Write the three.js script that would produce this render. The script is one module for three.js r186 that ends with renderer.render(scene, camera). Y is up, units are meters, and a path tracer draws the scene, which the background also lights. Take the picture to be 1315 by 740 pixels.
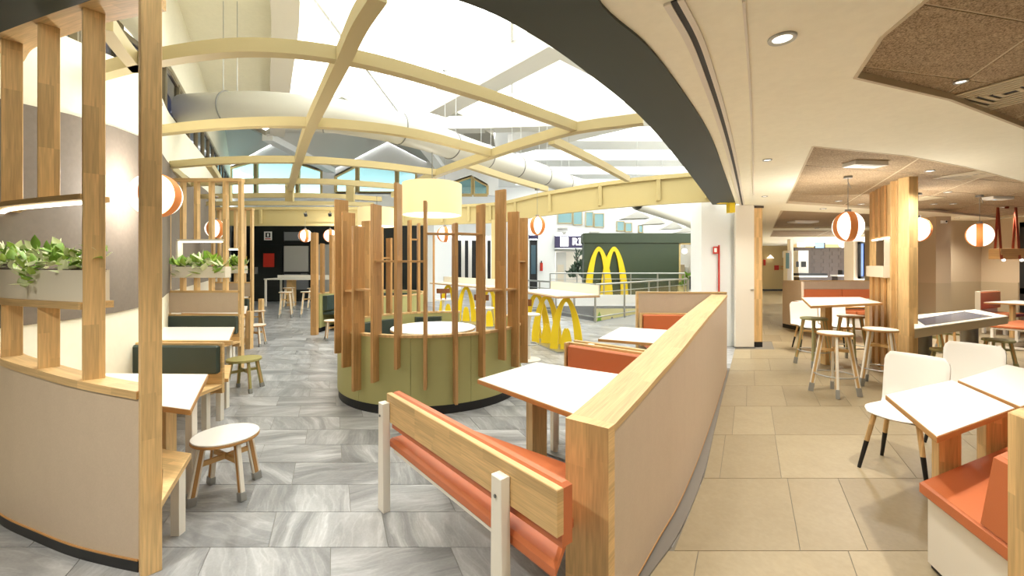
import * as THREE from 'three';
import { RoundedBoxGeometry } from 'three/addons/geometries/RoundedBoxGeometry.js';
import { mergeGeometries, toCreasedNormals } from 'three/addons/utils/BufferGeometryUtils.js';
import { RectAreaLightUniformsLib } from 'three/addons/lights/RectAreaLightUniformsLib.js';
import { FontLoader } from 'three/addons/loaders/FontLoader.js';
import { TextGeometry } from 'three/addons/geometries/TextGeometry.js';

// ------------------------------------------------------------------ camera, sky, exposure
const F = 540, CX = 657.5, HY = 340, EYE = 1.6;          // focal length and principal point in pixels of a 1315 x 740 frame
const scene = new THREE.Scene();
const camera = new THREE.PerspectiveCamera(2 * Math.atan(370 / F) * 180 / Math.PI, 1315 / 740, 0.05, 120);
camera.position.set(0, EYE, 0);
camera.lookAt(0, EYE, -10);
camera.setViewOffset(1315, 740, 0, 30, 1315, 740);       // lens shifted down: the verticals stay upright
const renderer = new THREE.WebGLRenderer({ antialias: true });
renderer.toneMapping = THREE.LinearToneMapping;
renderer.toneMappingExposure = 1.12;
renderer.shadowMap.enabled = true;
RectAreaLightUniformsLib.init();
scene.background = new THREE.Color(0.97, 0.985, 1.0);     // bright overcast sky over the skylights
scene.backgroundIntensity = SKY_LEVEL();
function SKY_LEVEL() { return 5.2; }
const LAMP = { down: 6.2, globe: 3.6, shade: 9.0, led: 14.0 };   // strengths of the fittings built below
const WARM = new THREE.Color(1.0, 0.95, 0.84), NEUTRAL = new THREE.Color(1.0, 0.95, 0.87);

// ------------------------------------------------------------------ random numbers and noise
let seed = 20240611;
function rnd() { seed = (seed + 0x6D2B79F5) | 0; let t = Math.imul(seed ^ (seed >>> 15), 1 | seed); t = (t + Math.imul(t ^ (t >>> 7), 61 | t)) ^ t; return ((t ^ (t >>> 14)) >>> 0) / 4294967296; }
const rr = (a, b) => a + (b - a) * rnd();
const lerp = (a, b, t) => a + (b - a) * t, clamp = (v, a, b) => Math.max(a, Math.min(b, v));
function hash(x, y, s) { let h = Math.imul(x, 374761393) ^ Math.imul(y, 668265263) ^ Math.imul(s, 2147483647 ^ 97); h = Math.imul(h ^ (h >>> 13), 1274126177); return ((h ^ (h >>> 16)) >>> 0) / 4294967296; }
function vnoise(x, y, px, py, s) {                       // value noise, tiling after px, py cells
  const xi = Math.floor(x), yi = Math.floor(y), fx = x - xi, fy = y - yi, u = fx * fx * (3 - 2 * fx), v = fy * fy * (3 - 2 * fy);
  const m = (a, p) => ((a % p) + p) % p;
  const a = hash(m(xi, px), m(yi, py), s), b = hash(m(xi + 1, px), m(yi, py), s), c = hash(m(xi, px), m(yi + 1, py), s), d = hash(m(xi + 1, px), m(yi + 1, py), s);
  return lerp(lerp(a, b, u), lerp(c, d, u), v);
}
function fbm(x, y, px, py, s, o = 4) { let t = 0, a = 0.5, n = 0; for (let i = 0; i < o; i++) { t += a * vnoise(x, y, px, py, s + i * 17); n += a; a *= 0.5; x *= 2; y *= 2; px *= 2; py *= 2; } return t / n; }

// ------------------------------------------------------------------ textures
function makeTex(w, h, fn, sizeU, sizeV, color = true) {
  const d = new Uint8Array(w * h * 4);
  for (let y = 0; y < h; y++) for (let x = 0; x < w; x++) { const c = fn(x / w, y / h), k = (y * w + x) * 4; d[k] = clamp(c[0], 0, 255); d[k + 1] = clamp(c[1], 0, 255); d[k + 2] = clamp(c[2], 0, 255); d[k + 3] = 255; }
  const t = new THREE.DataTexture(d, w, h); t.wrapS = t.wrapT = THREE.RepeatWrapping; t.magFilter = THREE.LinearFilter; t.minFilter = THREE.LinearMipmapLinearFilter; t.generateMipmaps = true;
  if (color) t.colorSpace = THREE.SRGBColorSpace;
  t.repeat.set(1 / sizeU, 1 / sizeV); t.needsUpdate = true; return t;
}
function oakTex(base, spread, s, staves = 6) {           // joined oak staves, grain along v; covers 0.3 m by 1.2 m
  const cols = []; for (let i = 0; i < staves; i++) { const cuts = [0]; let p = hash(i, 1, s) * 0.3 + 0.15; while (p < 0.85) { cuts.push(p); p += 0.2 + 0.35 * hash(i, cuts.length + 7, s); } cols.push(cuts); }
  return makeTex(256, 1024, (u, v) => {
    const i = Math.min(staves - 1, Math.floor(u * staves)), cuts = cols[i]; let j = 0; while (j + 1 < cuts.length && v > cuts[j + 1]) j++;
    const tone = hash(i * 13 + j, 5, s) - 0.5, g = fbm(u * 46, v * 7, 46, 7, s + 3 + (j % 5), 4) - 0.5, f = vnoise(u * 120, v * 16, 120, 16, s + 8) - 0.5;
    const edge = Math.min((u * staves) % 1, 1 - (u * staves) % 1) < 0.02 ? -7 : 0;
    const k = 1 + spread * tone + 0.17 * g + 0.08 * f;
    return [base[0] * k + edge, base[1] * (k - 0.01) + edge, base[2] * (k - 0.03) + edge];
  }, 0.3, 1.2);
}
const ipz = (tab) => (t, q) => { const z = q[1]; if (z <= tab[0][0]) return tab[0][1]; for (let i = 0; i + 1 < tab.length; i++) if (z <= tab[i + 1][0]) return lerp(tab[i][1], tab[i + 1][1], (z - tab[i][0]) / (tab[i + 1][0] - tab[i][0])); return tab.at(-1)[1]; };
function marbleTex(s, base, contrast) {                   // grey marble with brushed streaks along v, 1.4 m by 2.8 m
  return makeTex(768, 768, (u, v) => {
    const w = fbm(u * 4, v * 4, 4, 4, s, 3) - 0.5, q = u * 16 + w * 5, p = v * 5 + w * 2;
    const st = fbm(q, p, 16, 5, s + 5, 5), st2 = fbm(u * 44 + w * 6, v * 10, 44, 10, s + 31, 3), c1 = fbm(u * 3, v * 3, 3, 3, s + 11, 3), f = vnoise(u * 240, v * 240, 240, 240, s + 2) - 0.5;
    const bright = Math.max(0, st - 0.52) * 150, dark = Math.max(0, 0.46 - st) * 150, vein = Math.pow(1 - Math.abs(2 * st2 - 1), 9) * 26;
    const k = base + contrast * ((c1 - 0.5) * 70 + bright - dark + vein + (st2 - 0.5) * 26) + f * 9;
    return [k, k + 1, k * 1.004 + 2];
  }, 1.4, 2.8);
}
function speckTex(base, amp, cells, s, size, tint = 0) {  // fine even grain
  return makeTex(256, 256, (u, v) => { const n = (fbm(u * cells, v * cells, cells, cells, s, 3) - 0.5) * amp * 2, m = (fbm(u * 5, v * 5, 5, 5, s + 4, 3) - 0.5) * amp * tint; return base.map((b) => b + n + m); }, size, size);
}
const corkTex = makeTex(512, 512, (u, v) => { const a = vnoise(u * 90, v * 90, 90, 90, 3), b = vnoise(u * 200, v * 200, 200, 200, 9), c = fbm(u * 6, v * 6, 6, 6, 21, 3) - 0.5; const k = (a > 0.62 ? -34 : a < 0.3 ? 16 : 0) + (b - 0.5) * 46 + c * 18; return [168 + k, 146 + k * 0.95, 116 + k * 0.85]; }, 0.5, 0.5);
const leatherBump = makeTex(256, 256, (u, v) => { const k = 120 + 110 * (fbm(u * 60, v * 60, 60, 60, 5, 3) - 0.3); return [k, k, k]; }, 0.2, 0.2, false);
const TEX = {
  oak: oakTex([212, 178, 126], 0.12, 11), oakDark: oakTex([186, 145, 94], 0.12, 37), oakPale: oakTex([202, 172, 124], 0.08, 53),
  marbleA: marbleTex(3, 150, 0.62), marbleB: marbleTex(71, 162, 0.62), marbleC: marbleTex(133, 138, 0.7),
  tile: speckTex([152, 137, 109], 5, 40, 5, 0.8, 1.6), tileB: speckTex([142, 127, 100], 5, 40, 15, 0.8, 1.6), tileC: speckTex([160, 145, 116], 5, 40, 25, 0.8, 1.6),
  laminate: speckTex([196, 177, 155], 4, 60, 7, 0.4, 1.2), plaster: speckTex([250, 245, 224], 3, 30, 8, 1.2, 1.4),
  taupe: speckTex([124, 113, 101], 4, 40, 9, 1.0, 1.5),
};

// ------------------------------------------------------------------ materials
const MAT = {};
function mat(name, o = {}, uv = false, physical = false) { const m = physical ? new THREE.MeshPhysicalMaterial(o) : new THREE.MeshStandardMaterial({ roughness: 0.6, metalness: 0, ...o }); m.name = name; m.userData.uv = uv; MAT[name] = m; return m; }
mat('oak', { map: TEX.oak, roughness: 0.5 }, true); mat('oakDark', { map: TEX.oakDark, roughness: 0.5 }, true); mat('oakPale', { map: TEX.oakPale, roughness: 0.5 }, true);
mat('oakEdge', { color: '#b98a52', roughness: 0.6 }); mat('birch', { color: '#cfa86e', roughness: 0.55 });
mat('pergola', { color: '#c3b384', roughness: 0.55 }); mat('fascia', { color: '#c6b580', roughness: 0.6 });
mat('laminate', { map: TEX.laminate, roughness: 0.45 }, true);
mat('whiteTop', { color: '#f1eee8', roughness: 0.35 }); mat('whitePaint', { color: '#ece6da', roughness: 0.5 }); mat('creamTop', { color: '#e9e0cd', roughness: 0.45 });
mat('orange', { color: '#c66f42', roughness: 0.45, bumpMap: leatherBump, bumpScale: 0.0006 }, true); mat('orangePipe', { color: '#b54f22', roughness: 0.5 });
mat('greenLeather', { color: '#37443f', roughness: 0.4, bumpMap: leatherBump, bumpScale: 0.0006 }, true);
mat('olive', { color: '#ada970', roughness: 0.55 }); mat('oliveStool', { color: '#a39a5e', roughness: 0.5 }); mat('paleOlive', { color: '#d5cd92', roughness: 0.5 }); mat('sage', { color: '#a4a379', roughness: 0.5 });
mat('orangeStool', { color: '#d98b3c', roughness: 0.5 }); mat('black', { color: '#17181a', roughness: 0.5 }); mat('blackWall', { color: '#141a17', roughness: 0.35 });
mat('steel', { color: '#b9bab8', roughness: 0.3, metalness: 0.85 }); mat('greyMetal', { color: '#8f8f8c', roughness: 0.4, metalness: 0.7 }); mat('footGrey', { color: '#9a9a96', roughness: 0.45, metalness: 0.3 });
mat('plaster', { map: TEX.plaster, roughness: 0.85 }, true); mat('white', { color: '#f0efe9', roughness: 0.8 }); mat('offWhite', { color: '#e6dfd2', roughness: 0.8 });
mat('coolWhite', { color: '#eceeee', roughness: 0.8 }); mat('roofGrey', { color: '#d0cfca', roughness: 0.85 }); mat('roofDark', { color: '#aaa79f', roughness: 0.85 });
mat('taupe', { map: TEX.taupe, roughness: 0.8 }, true); mat('wallBeige', { color: '#c2ae92', roughness: 0.8 }); mat('wainscot', { color: '#b3a184', roughness: 0.6 }); mat('wainscotPale', { color: '#d8cdb9', roughness: 0.55 });
mat('corridor', { color: '#cbb27e', roughness: 0.8 });
mat('darkBeam', { color: '#33392f', roughness: 0.55 }); mat('kioskGreen', { color: '#37452f', roughness: 0.5 }); mat('yellow', { color: '#f2d21c', roughness: 0.45 });
mat('cork', { map: corkTex, roughness: 0.95, bumpMap: corkTex, bumpScale: 0.002 }, true); mat('ceilTrim', { color: '#cbbb9c', roughness: 0.7 });
mat('tileA', { map: TEX.tile, roughness: 0.42 }, true); mat('tileB', { map: TEX.tileB, roughness: 0.42 }, true); mat('tileC', { map: TEX.tileC, roughness: 0.42 }, true);
mat('marbleA', { map: TEX.marbleA, roughness: 0.3 }, true); mat('marbleB', { map: TEX.marbleB, roughness: 0.3 }, true); mat('marbleC', { map: TEX.marbleC, roughness: 0.32 }, true);
mat('grout', { color: '#7d766a', roughness: 0.9 }); mat('groutGrey', { color: '#8f8e89', roughness: 0.9 });
mat('duct', { color: '#c2c0b6', roughness: 0.45, metalness: 0.1 });
mat('glass', { color: '#ffffff', transmission: 1, thickness: 0, roughness: 0.03, ior: 1.45 }, false, true);
mat('blueGlass', { color: '#5f8ed6', transmission: 1, thickness: 0, roughness: 0.05, ior: 1.45 }, false, true);
mat('skyPane', { color: '#2f62ae', roughness: 0.25 }); mat('tealPane', { color: '#7ea6ad', roughness: 0.25 }); mat('darkPane', { color: '#4a6472', roughness: 0.2 }); mat('frostBlue', { color: '#6c86c4', roughness: 0.4 });
mat('windowFrame', { color: '#7d7156', roughness: 0.6 }); mat('palewood', { color: '#c9b27a', roughness: 0.6 });
mat('red', { color: '#c0301f', roughness: 0.5 }); mat('brownTile', { color: '#4a3c33', roughness: 0.4 }); mat('strap', { color: '#8d3a1c', roughness: 0.7 });
mat('sign', { color: '#f2f2ee', roughness: 0.5 }); mat('purple', { color: '#3b3458', roughness: 0.5 }); mat('voidGrey', { color: '#77787a', roughness: 0.7 });
mat('leafA', { color: '#a3c250', roughness: 0.5, side: THREE.DoubleSide }); mat('leafB', { color: '#e3ebbd', roughness: 0.5, side: THREE.DoubleSide }); mat('leafC', { color: '#7aa238', roughness: 0.5, side: THREE.DoubleSide });
mat('kerb', { color: '#77716a', roughness: 0.45, map: null }); mat('soil', { color: '#3a2f22', roughness: 0.95 });
mat('shade', { color: '#efe0ac', roughness: 0.8, emissive: new THREE.Color(1, 0.85, 0.5), emissiveIntensity: 0.35 });
mat('glow', { color: '#ffffff', emissive: new THREE.Color(1, 0.96, 0.86), emissiveIntensity: 1.6 }); mat('globeGlow', { color: '#fff6e6', emissive: new THREE.Color(1, 0.95, 0.84), emissiveIntensity: 1.25, roughness: 0.5 });
mat('ledGlow', { color: '#ffffff', emissive: new THREE.Color(1, 0.93, 0.78), emissiveIntensity: 4 }); mat('screenGlow', { color: '#7fa6c8', emissive: new THREE.Color(0.5, 0.72, 0.95), emissiveIntensity: 0.6 });
mat('globeBand', { color: '#d9823f', roughness: 0.6, emissive: new THREE.Color(0.85, 0.35, 0.1), emissiveIntensity: 0.12 });
mat('touchScreen', { color: '#5d6f8a', roughness: 0.12 });

// ------------------------------------------------------------------ places: a pixel and a height give a spot in the room (x to the right, z the distance ahead)
const at = (px, py, H) => { const z = (EYE - H) * F / (py - HY); return [(px - CX) * z / F, z]; };
const fl = (px, py) => at(px, py, 0);
const xz = (px, z) => [(px - CX) * z / F, z];
const hy = (py, z) => EYE - (py - HY) * z / F;

// ------------------------------------------------------------------ geometry
const V3 = (x, y, z) => new THREE.Vector3(x, y, z);
function uvBox(g, ang = 0, long = -1) {                   // uv in metres, v along the longest side
  const p = g.attributes.position, n = g.attributes.normal, uv = new Float32Array(p.count * 2), ca = Math.cos(ang), sa = Math.sin(ang), lo = [1e9, 1e9, 1e9], hi = [-1e9, -1e9, -1e9], q = [];
  for (let i = 0; i < p.count; i++) { const x = p.getX(i), z = p.getZ(i), a = [x * ca - z * sa, p.getY(i), x * sa + z * ca]; q.push(a); for (let k = 0; k < 3; k++) { lo[k] = Math.min(lo[k], a[k]); hi[k] = Math.max(hi[k], a[k]); } }
  const e = hi.map((v, k) => v - lo[k]); const L = long >= 0 ? long : e.indexOf(Math.max(...e)), ou = rnd() * 3, ov = rnd() * 3;
  for (let i = 0; i < p.count; i++) {
    const nx = n.getX(i), nz = n.getZ(i), m = [Math.abs(nx * ca - nz * sa), Math.abs(n.getY(i)), Math.abs(nx * sa + nz * ca)], k = m.indexOf(Math.max(...m)), ax = [0, 1, 2].filter((v) => v !== k);
    const vAx = ax.includes(L) ? L : ax[1], uAx = ax.find((v) => v !== vAx);
    uv[2 * i] = q[i][uAx] + ou; uv[2 * i + 1] = q[i][vAx] + ov;
  }
  g.setAttribute('uv', new THREE.BufferAttribute(uv, 2)); return g;
}
const box = (w, h, d, x = 0, y = 0, z = 0, bev = 0) => { const g = bev ? new RoundedBoxGeometry(w, h, d, 1, bev) : new THREE.BoxGeometry(w, h, d); g.translate(x, y + h / 2, z); return g; };   // stands on y
const soft = (w, h, d, x, y, z, r) => { const g = new RoundedBoxGeometry(w, h, d, 3, r); g.translate(x, y + h / 2, z); return g; };
function bar(a, b, w, d, bev = 0.003, twist = 0) {        // a bar from a to b, w by d across
  const A = V3(...a), B = V3(...b), L = A.distanceTo(B), g = bev ? new RoundedBoxGeometry(w, L, d, 1, bev) : new THREE.BoxGeometry(w, L, d);
  const y = B.clone().sub(A).normalize(), up = Math.abs(y.y) > 0.95 ? V3(Math.cos(twist), 0, -Math.sin(twist)) : V3(0, 1, 0);
  let x, z; if (Math.abs(y.y) > 0.95) { z = up.clone().cross(y).normalize(); x = y.clone().cross(z); } else { x = y.clone().cross(up).normalize(); z = x.clone().cross(y); }
  g.applyMatrix4(new THREE.Matrix4().makeBasis(x, y, z)); g.translate((A.x + B.x) / 2, (A.y + B.y) / 2, (A.z + B.z) / 2); return g;
}
const rod = (a, b, r, seg = 10) => { const A = V3(...a), B = V3(...b), g = new THREE.CylinderGeometry(r, r, A.distanceTo(B), seg); g.applyQuaternion(new THREE.Quaternion().setFromUnitVectors(V3(0, 1, 0), B.clone().sub(A).normalize())); g.translate((A.x + B.x) / 2, (A.y + B.y) / 2, (A.z + B.z) / 2); return g; };
const tube = (pts, r, n = 40, seg = 10, closed = false) => new THREE.TubeGeometry(new THREE.CatmullRomCurve3(pts.map((p) => V3(...p)), closed), n, r, seg, closed);
const lathe = (pts, seg = 32) => new THREE.LatheGeometry(pts.map((p) => new THREE.Vector2(p[0], p[1])), seg);
const disc = (r, y0, y1, seg = 32, e = 0.004) => lathe([[0, y0], [r - e, y0], [r, y0 + e], [r, y1 - e], [r - e, y1], [0, y1]], seg);
function prism(pts, y0, y1, bev = 0, holes = []) {        // plan polygon [[x, z ahead]...] between two heights
  const s = new THREE.Shape(pts.map((p) => new THREE.Vector2(p[0], p[1]))); for (const h of holes) s.holes.push(new THREE.Path(h.map((p) => new THREE.Vector2(p[0], p[1]))));
  const g = new THREE.ExtrudeGeometry(s, { depth: y1 - y0 - 2 * bev, bevelEnabled: bev > 0, bevelThickness: bev, bevelSize: bev, bevelOffset: -bev, bevelSegments: 1, curveSegments: 8 });
  g.rotateX(-Math.PI / 2); g.translate(0, y0 + bev, 0); return g;
}
function upright(pts, d, bev = 0) {                       // outline in x, y, standing in the plane z = 0, d thick
  const s = new THREE.Shape(pts.map((p) => new THREE.Vector2(p[0], p[1]))), g = new THREE.ExtrudeGeometry(s, { depth: d - 2 * bev, bevelEnabled: bev > 0, bevelThickness: bev, bevelSize: bev, bevelOffset: -bev, bevelSegments: 1 });
  g.translate(0, 0, -d / 2 + bev); return g;
}
function planCurve(pts, n) { const c = new THREE.CatmullRomCurve3(pts.map((p) => V3(p[0], p[2] ?? 0, p[1])), false, 'centripetal'); return c.getPoints(n).map((v) => [v.x, v.z, v.y]); }
function runWall(pts, a, b, y0, y1, n = 32) {             // a strip that follows a plan curve; a, b its sides left of the path; heights numbers or f(t)
  const q = planCurve(pts, n), P = [], U = [], h0 = typeof y0 === 'function' ? y0 : () => y0, h1 = typeof y1 === 'function' ? y1 : () => y1; let len = 0; const ring = [];
  for (let i = 0; i < q.length; i++) {
    const p = q[Math.max(0, i - 1)], r = q[Math.min(q.length - 1, i + 1)], dx = r[0] - p[0], dz = r[1] - p[1], l = Math.hypot(dx, dz), nx = -dz / l, nz = dx / l, t = i / (q.length - 1);
    if (i) len += Math.hypot(q[i][0] - q[i - 1][0], q[i][1] - q[i - 1][1]);
    const A = [q[i][0] + nx * a, q[i][1] + nz * a], B = [q[i][0] + nx * b, q[i][1] + nz * b];
    ring.push({ v: [[A[0], h0(t, q[i]), -A[1]], [B[0], h0(t, q[i]), -B[1]], [B[0], h1(t, q[i]), -B[1]], [A[0], h1(t, q[i]), -A[1]]], len });
  }
  const quad = (a1, b1, c1, d1, ua, ub, uc, ud) => { P.push(...a1, ...b1, ...c1, ...a1, ...c1, ...d1); U.push(...ua, ...ub, ...uc, ...ua, ...uc, ...ud); };
  for (let i = 0; i + 1 < ring.length; i++) for (let k = 0; k < 4; k++) {
    const j = (k + 1) % 4, w = Math.hypot(...ring[i].v[k].map((v, m) => v - ring[i].v[j][m]));
    quad(ring[i].v[k], ring[i + 1].v[k], ring[i + 1].v[j], ring[i].v[j], [0, ring[i].len], [0, ring[i + 1].len], [w, ring[i + 1].len], [w, ring[i].len]);
  }
  for (const [r, f] of [[ring[0], 1], [ring.at(-1), -1]]) { const v = f > 0 ? r.v : [...r.v].reverse(); quad(v[0], v[1], v[2], v[3], [0, 0], [0.1, 0], [0.1, 1], [0, 1]); }
  let g = new THREE.BufferGeometry(); g.setAttribute('position', new THREE.Float32BufferAttribute(P, 3)); g.setAttribute('uv', new THREE.Float32BufferAttribute(U, 2));
  g.computeVertexNormals(); const c = toCreasedNormals(g, 0.5); c.userData.keepUV = true; return fixOut(c);
}
function fixOut(g) {                                       // make the faces point outwards (positive volume)
  const p = g.attributes.position; let vol = 0;
  for (let i = 0; i < p.count; i += 3) { const a = V3().fromBufferAttribute(p, i), b = V3().fromBufferAttribute(p, i + 1), c = V3().fromBufferAttribute(p, i + 2); vol += a.dot(b.cross(c)); }
  if (vol < 0) { for (const k of Object.keys(g.attributes)) { const at_ = g.attributes[k], s = at_.itemSize; for (let i = 0; i < at_.count; i += 3) for (let m = 0; m < s; m++) { const t = at_.array[(i + 1) * s + m]; at_.array[(i + 1) * s + m] = at_.array[(i + 2) * s + m]; at_.array[(i + 2) * s + m] = t; } } const n = g.attributes.normal; for (let i = 0; i < n.array.length; i++) n.array[i] *= -1; }
  return g;
}
const join = (list) => mergeGeometries(list.map((g) => { const c = g.index ? g.toNonIndexed() : g.clone(); for (const k of Object.keys(c.attributes)) if (!['position', 'normal', 'uv'].includes(k)) c.deleteAttribute(k); c.userData = {}; return c; }));
const turned = (g, ry, x = 0, y = 0, z = 0) => { g.rotateY(ry); g.translate(x, y, z); return g; };

// ------------------------------------------------------------------ things and parts
const used = {};
function numbered(n) { used[n] = (used[n] ?? -1) + 1; return used[n] ? `${n}_${String(used[n]).padStart(3, '0')}` : n; }
function thing(name, label, category, [x, z, y = 0] = [0, 0, 0], turn = 0, group) {
  const o = new THREE.Group(); o.name = numbered(name); scene.add(o); o.position.set(x, y, -z); o.rotation.y = turn;
  o.userData = { label, category }; if (group) o.userData.group = group; o.updateMatrixWorld(true); return o;
}
const lit = (m) => { m.castShadow = m.receiveShadow = true; return m; };
function part(parent, name, g, m, opt = {}) {              // geometry in the thing's own axes
  const M = MAT[m] ?? m; if (M.userData.uv && !g.userData.keepUV) uvBox(g, opt.ang ?? 0, opt.long ?? -1);
  g.userData = {}; const o = lit(new THREE.Mesh(g, M)); o.name = name; if (opt.label) o.userData.label = opt.label; if (opt.kind) o.userData.kind = opt.kind; parent.add(o); return o;
}
function partW(parent, name, g, m, opt = {}) {             // geometry in the room's axes
  const M = MAT[m] ?? m; if (M.userData.uv && !g.userData.keepUV) { uvBox(g, opt.ang ?? 0, opt.long ?? -1); g.userData.keepUV = true; }
  const k = g.userData.keepUV; parent.updateWorldMatrix(true, false); g.applyMatrix4(parent.matrixWorld.clone().invert()); g.userData.keepUV = k; return part(parent, name, g, m, opt);
}
function one(name, label, category, g, m, opt = {}) {      // a thing that is one mesh (geometry in the room's axes)
  const M = MAT[m] ?? m; if (M.userData.uv && !g.userData.keepUV) uvBox(g, opt.ang ?? 0, opt.long ?? -1);
  g.computeBoundingBox(); const c = g.boundingBox.getCenter(V3()); c.y = g.boundingBox.min.y; g.translate(-c.x, -c.y, -c.z); g.userData = {};
  const o = lit(new THREE.Mesh(g, M)); o.name = numbered(name); o.position.copy(c); o.userData = { label, category }; if (opt.group) o.userData.group = opt.group; scene.add(o); return o;
}
function struct(name, g, m, label, opt = {}) {
  const M = MAT[m] ?? m; if (M.userData.uv && !g.userData.keepUV) uvBox(g, opt.ang ?? 0, opt.long ?? -1);
  g.userData = {}; const o = lit(new THREE.Mesh(g, M)); o.name = numbered(name); o.userData = { kind: 'structure', label, category: opt.category ?? name.split('_')[0] }; scene.add(o); return o;
}
function copyOf(src, [x, z, y], turn, label) { const r = src.clone(); r.name = numbered(src.name.replace(/_\d{3}$/, '')); r.position.set(x, y ?? src.position.y, -z); r.rotation.y = turn; r.userData = { ...src.userData }; if (label) r.userData.label = label; scene.add(r); return r; }
mat('clerestoryGlass', { color: '#2f5288', transmission: 1, thickness: 0, roughness: 0.05, ior: 1.45 }, false, true);
mat('tealGlass', { color: '#c2dcdc', transmission: 1, thickness: 0, roughness: 0.1, ior: 1.45 }, false, true);
mat('duskGlass', { color: '#45527c', transmission: 1, thickness: 0, roughness: 0.2, ior: 1.45 }, false, true);
mat('skylightGlass', { color: '#fbfbf6', transmission: 1, thickness: 0, roughness: 0.05, ior: 1.45 }, false, true);
// ================================================================== SETTING
const SK_L = -0.588, SK_R = 0.56;                           // plan slopes (x per metre ahead) of the two furniture grids
const wallX = (z) => z > 3.2 ? SK_L * z - 1.5 : -3.382 - (3.2 - z) * 0.35;                        // the long wall beside the green booths
const edgeOuter = [[-0.9, 0.2], [-0.12, 1.15], [0.4, 1.79], [0.717, 2.17], [0.925, 2.41], [1.19, 2.78], [1.55, 3.35], [1.91, 3.98], [2.43, 4.88], [3.34, 6.45], [4.3, 8.1]];   // where marble meets beige tile
const wallFoot = [[0.45, 1.87], [0.655, 2.15], [0.84, 2.41], [1.06, 2.71], [1.38, 3.2], [1.815, 3.91], [2.33, 4.77], [3.2, 6.26]];            // face of the long low partition

// ---- floors
function clipHalf(poly, a, b, keep) {                       // keep the side of line a-b
  const s = (p) => keep * ((b[0] - a[0]) * (p[1] - a[1]) - (b[1] - a[1]) * (p[0] - a[0])), out = [];
  for (let i = 0; i < poly.length; i++) { const p = poly[i], q = poly[(i + 1) % poly.length], sp = s(p), sq = s(q); if (sp >= 0) out.push(p); if ((sp >= 0) !== (sq >= 0)) { const t = sp / (sp - sq); out.push([lerp(p[0], q[0], t), lerp(p[1], q[1], t)]); } }
  return out;
}
const edgeFine = planCurve(edgeOuter, 40);
function nearEdge(p) { let best = 1e9, k = 0; for (let i = 0; i + 1 < edgeFine.length; i++) { const m = [(edgeFine[i][0] + edgeFine[i + 1][0]) / 2, (edgeFine[i][1] + edgeFine[i + 1][1]) / 2], d = Math.hypot(p[0] - m[0], p[1] - m[1]); if (d < best) { best = d; k = i; } } return { d: best, a: edgeFine[k], b: edgeFine[k + 1] }; }
const leftOf = (p, a, b) => (b[0] - a[0]) * (p[1] - a[1]) - (b[1] - a[1]) * (p[0] - a[0]) > 0;
const centre = (q) => [q.reduce((s, p) => s + p[0], 0) / q.length, q.reduce((s, p) => s + p[1], 0) / q.length];
const voidPts = [at(676, 360, 1.05), [2.35, 11.7], [6.6, 16.3], [1.6, 16.3]];     // the stairwell opening in the mall floor
const hallFloor = struct('floor', prism([[-14, -3], [-0.9, -3], ...edgeFine.map((p) => [p[0], p[1]]), [4.6, 8.4], [15.5, 27.5], [-14, 27.5]], -0.12, -0.004, 0, [voidPts]), 'groutGrey', 'grey streaked marble floor of the hall', { category: 'floor' });
const roomFloor = struct('floor', prism([[-0.9, -3], [13.2, -3], [13.2, 16], [20, 27.5], [15.5, 27.5], [4.6, 8.4], ...[...edgeFine].reverse().map((p) => [p[0], p[1]])], -0.12, -0.004), 'grout', 'beige stone tile floor of the restaurant', { category: 'floor' });
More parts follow.
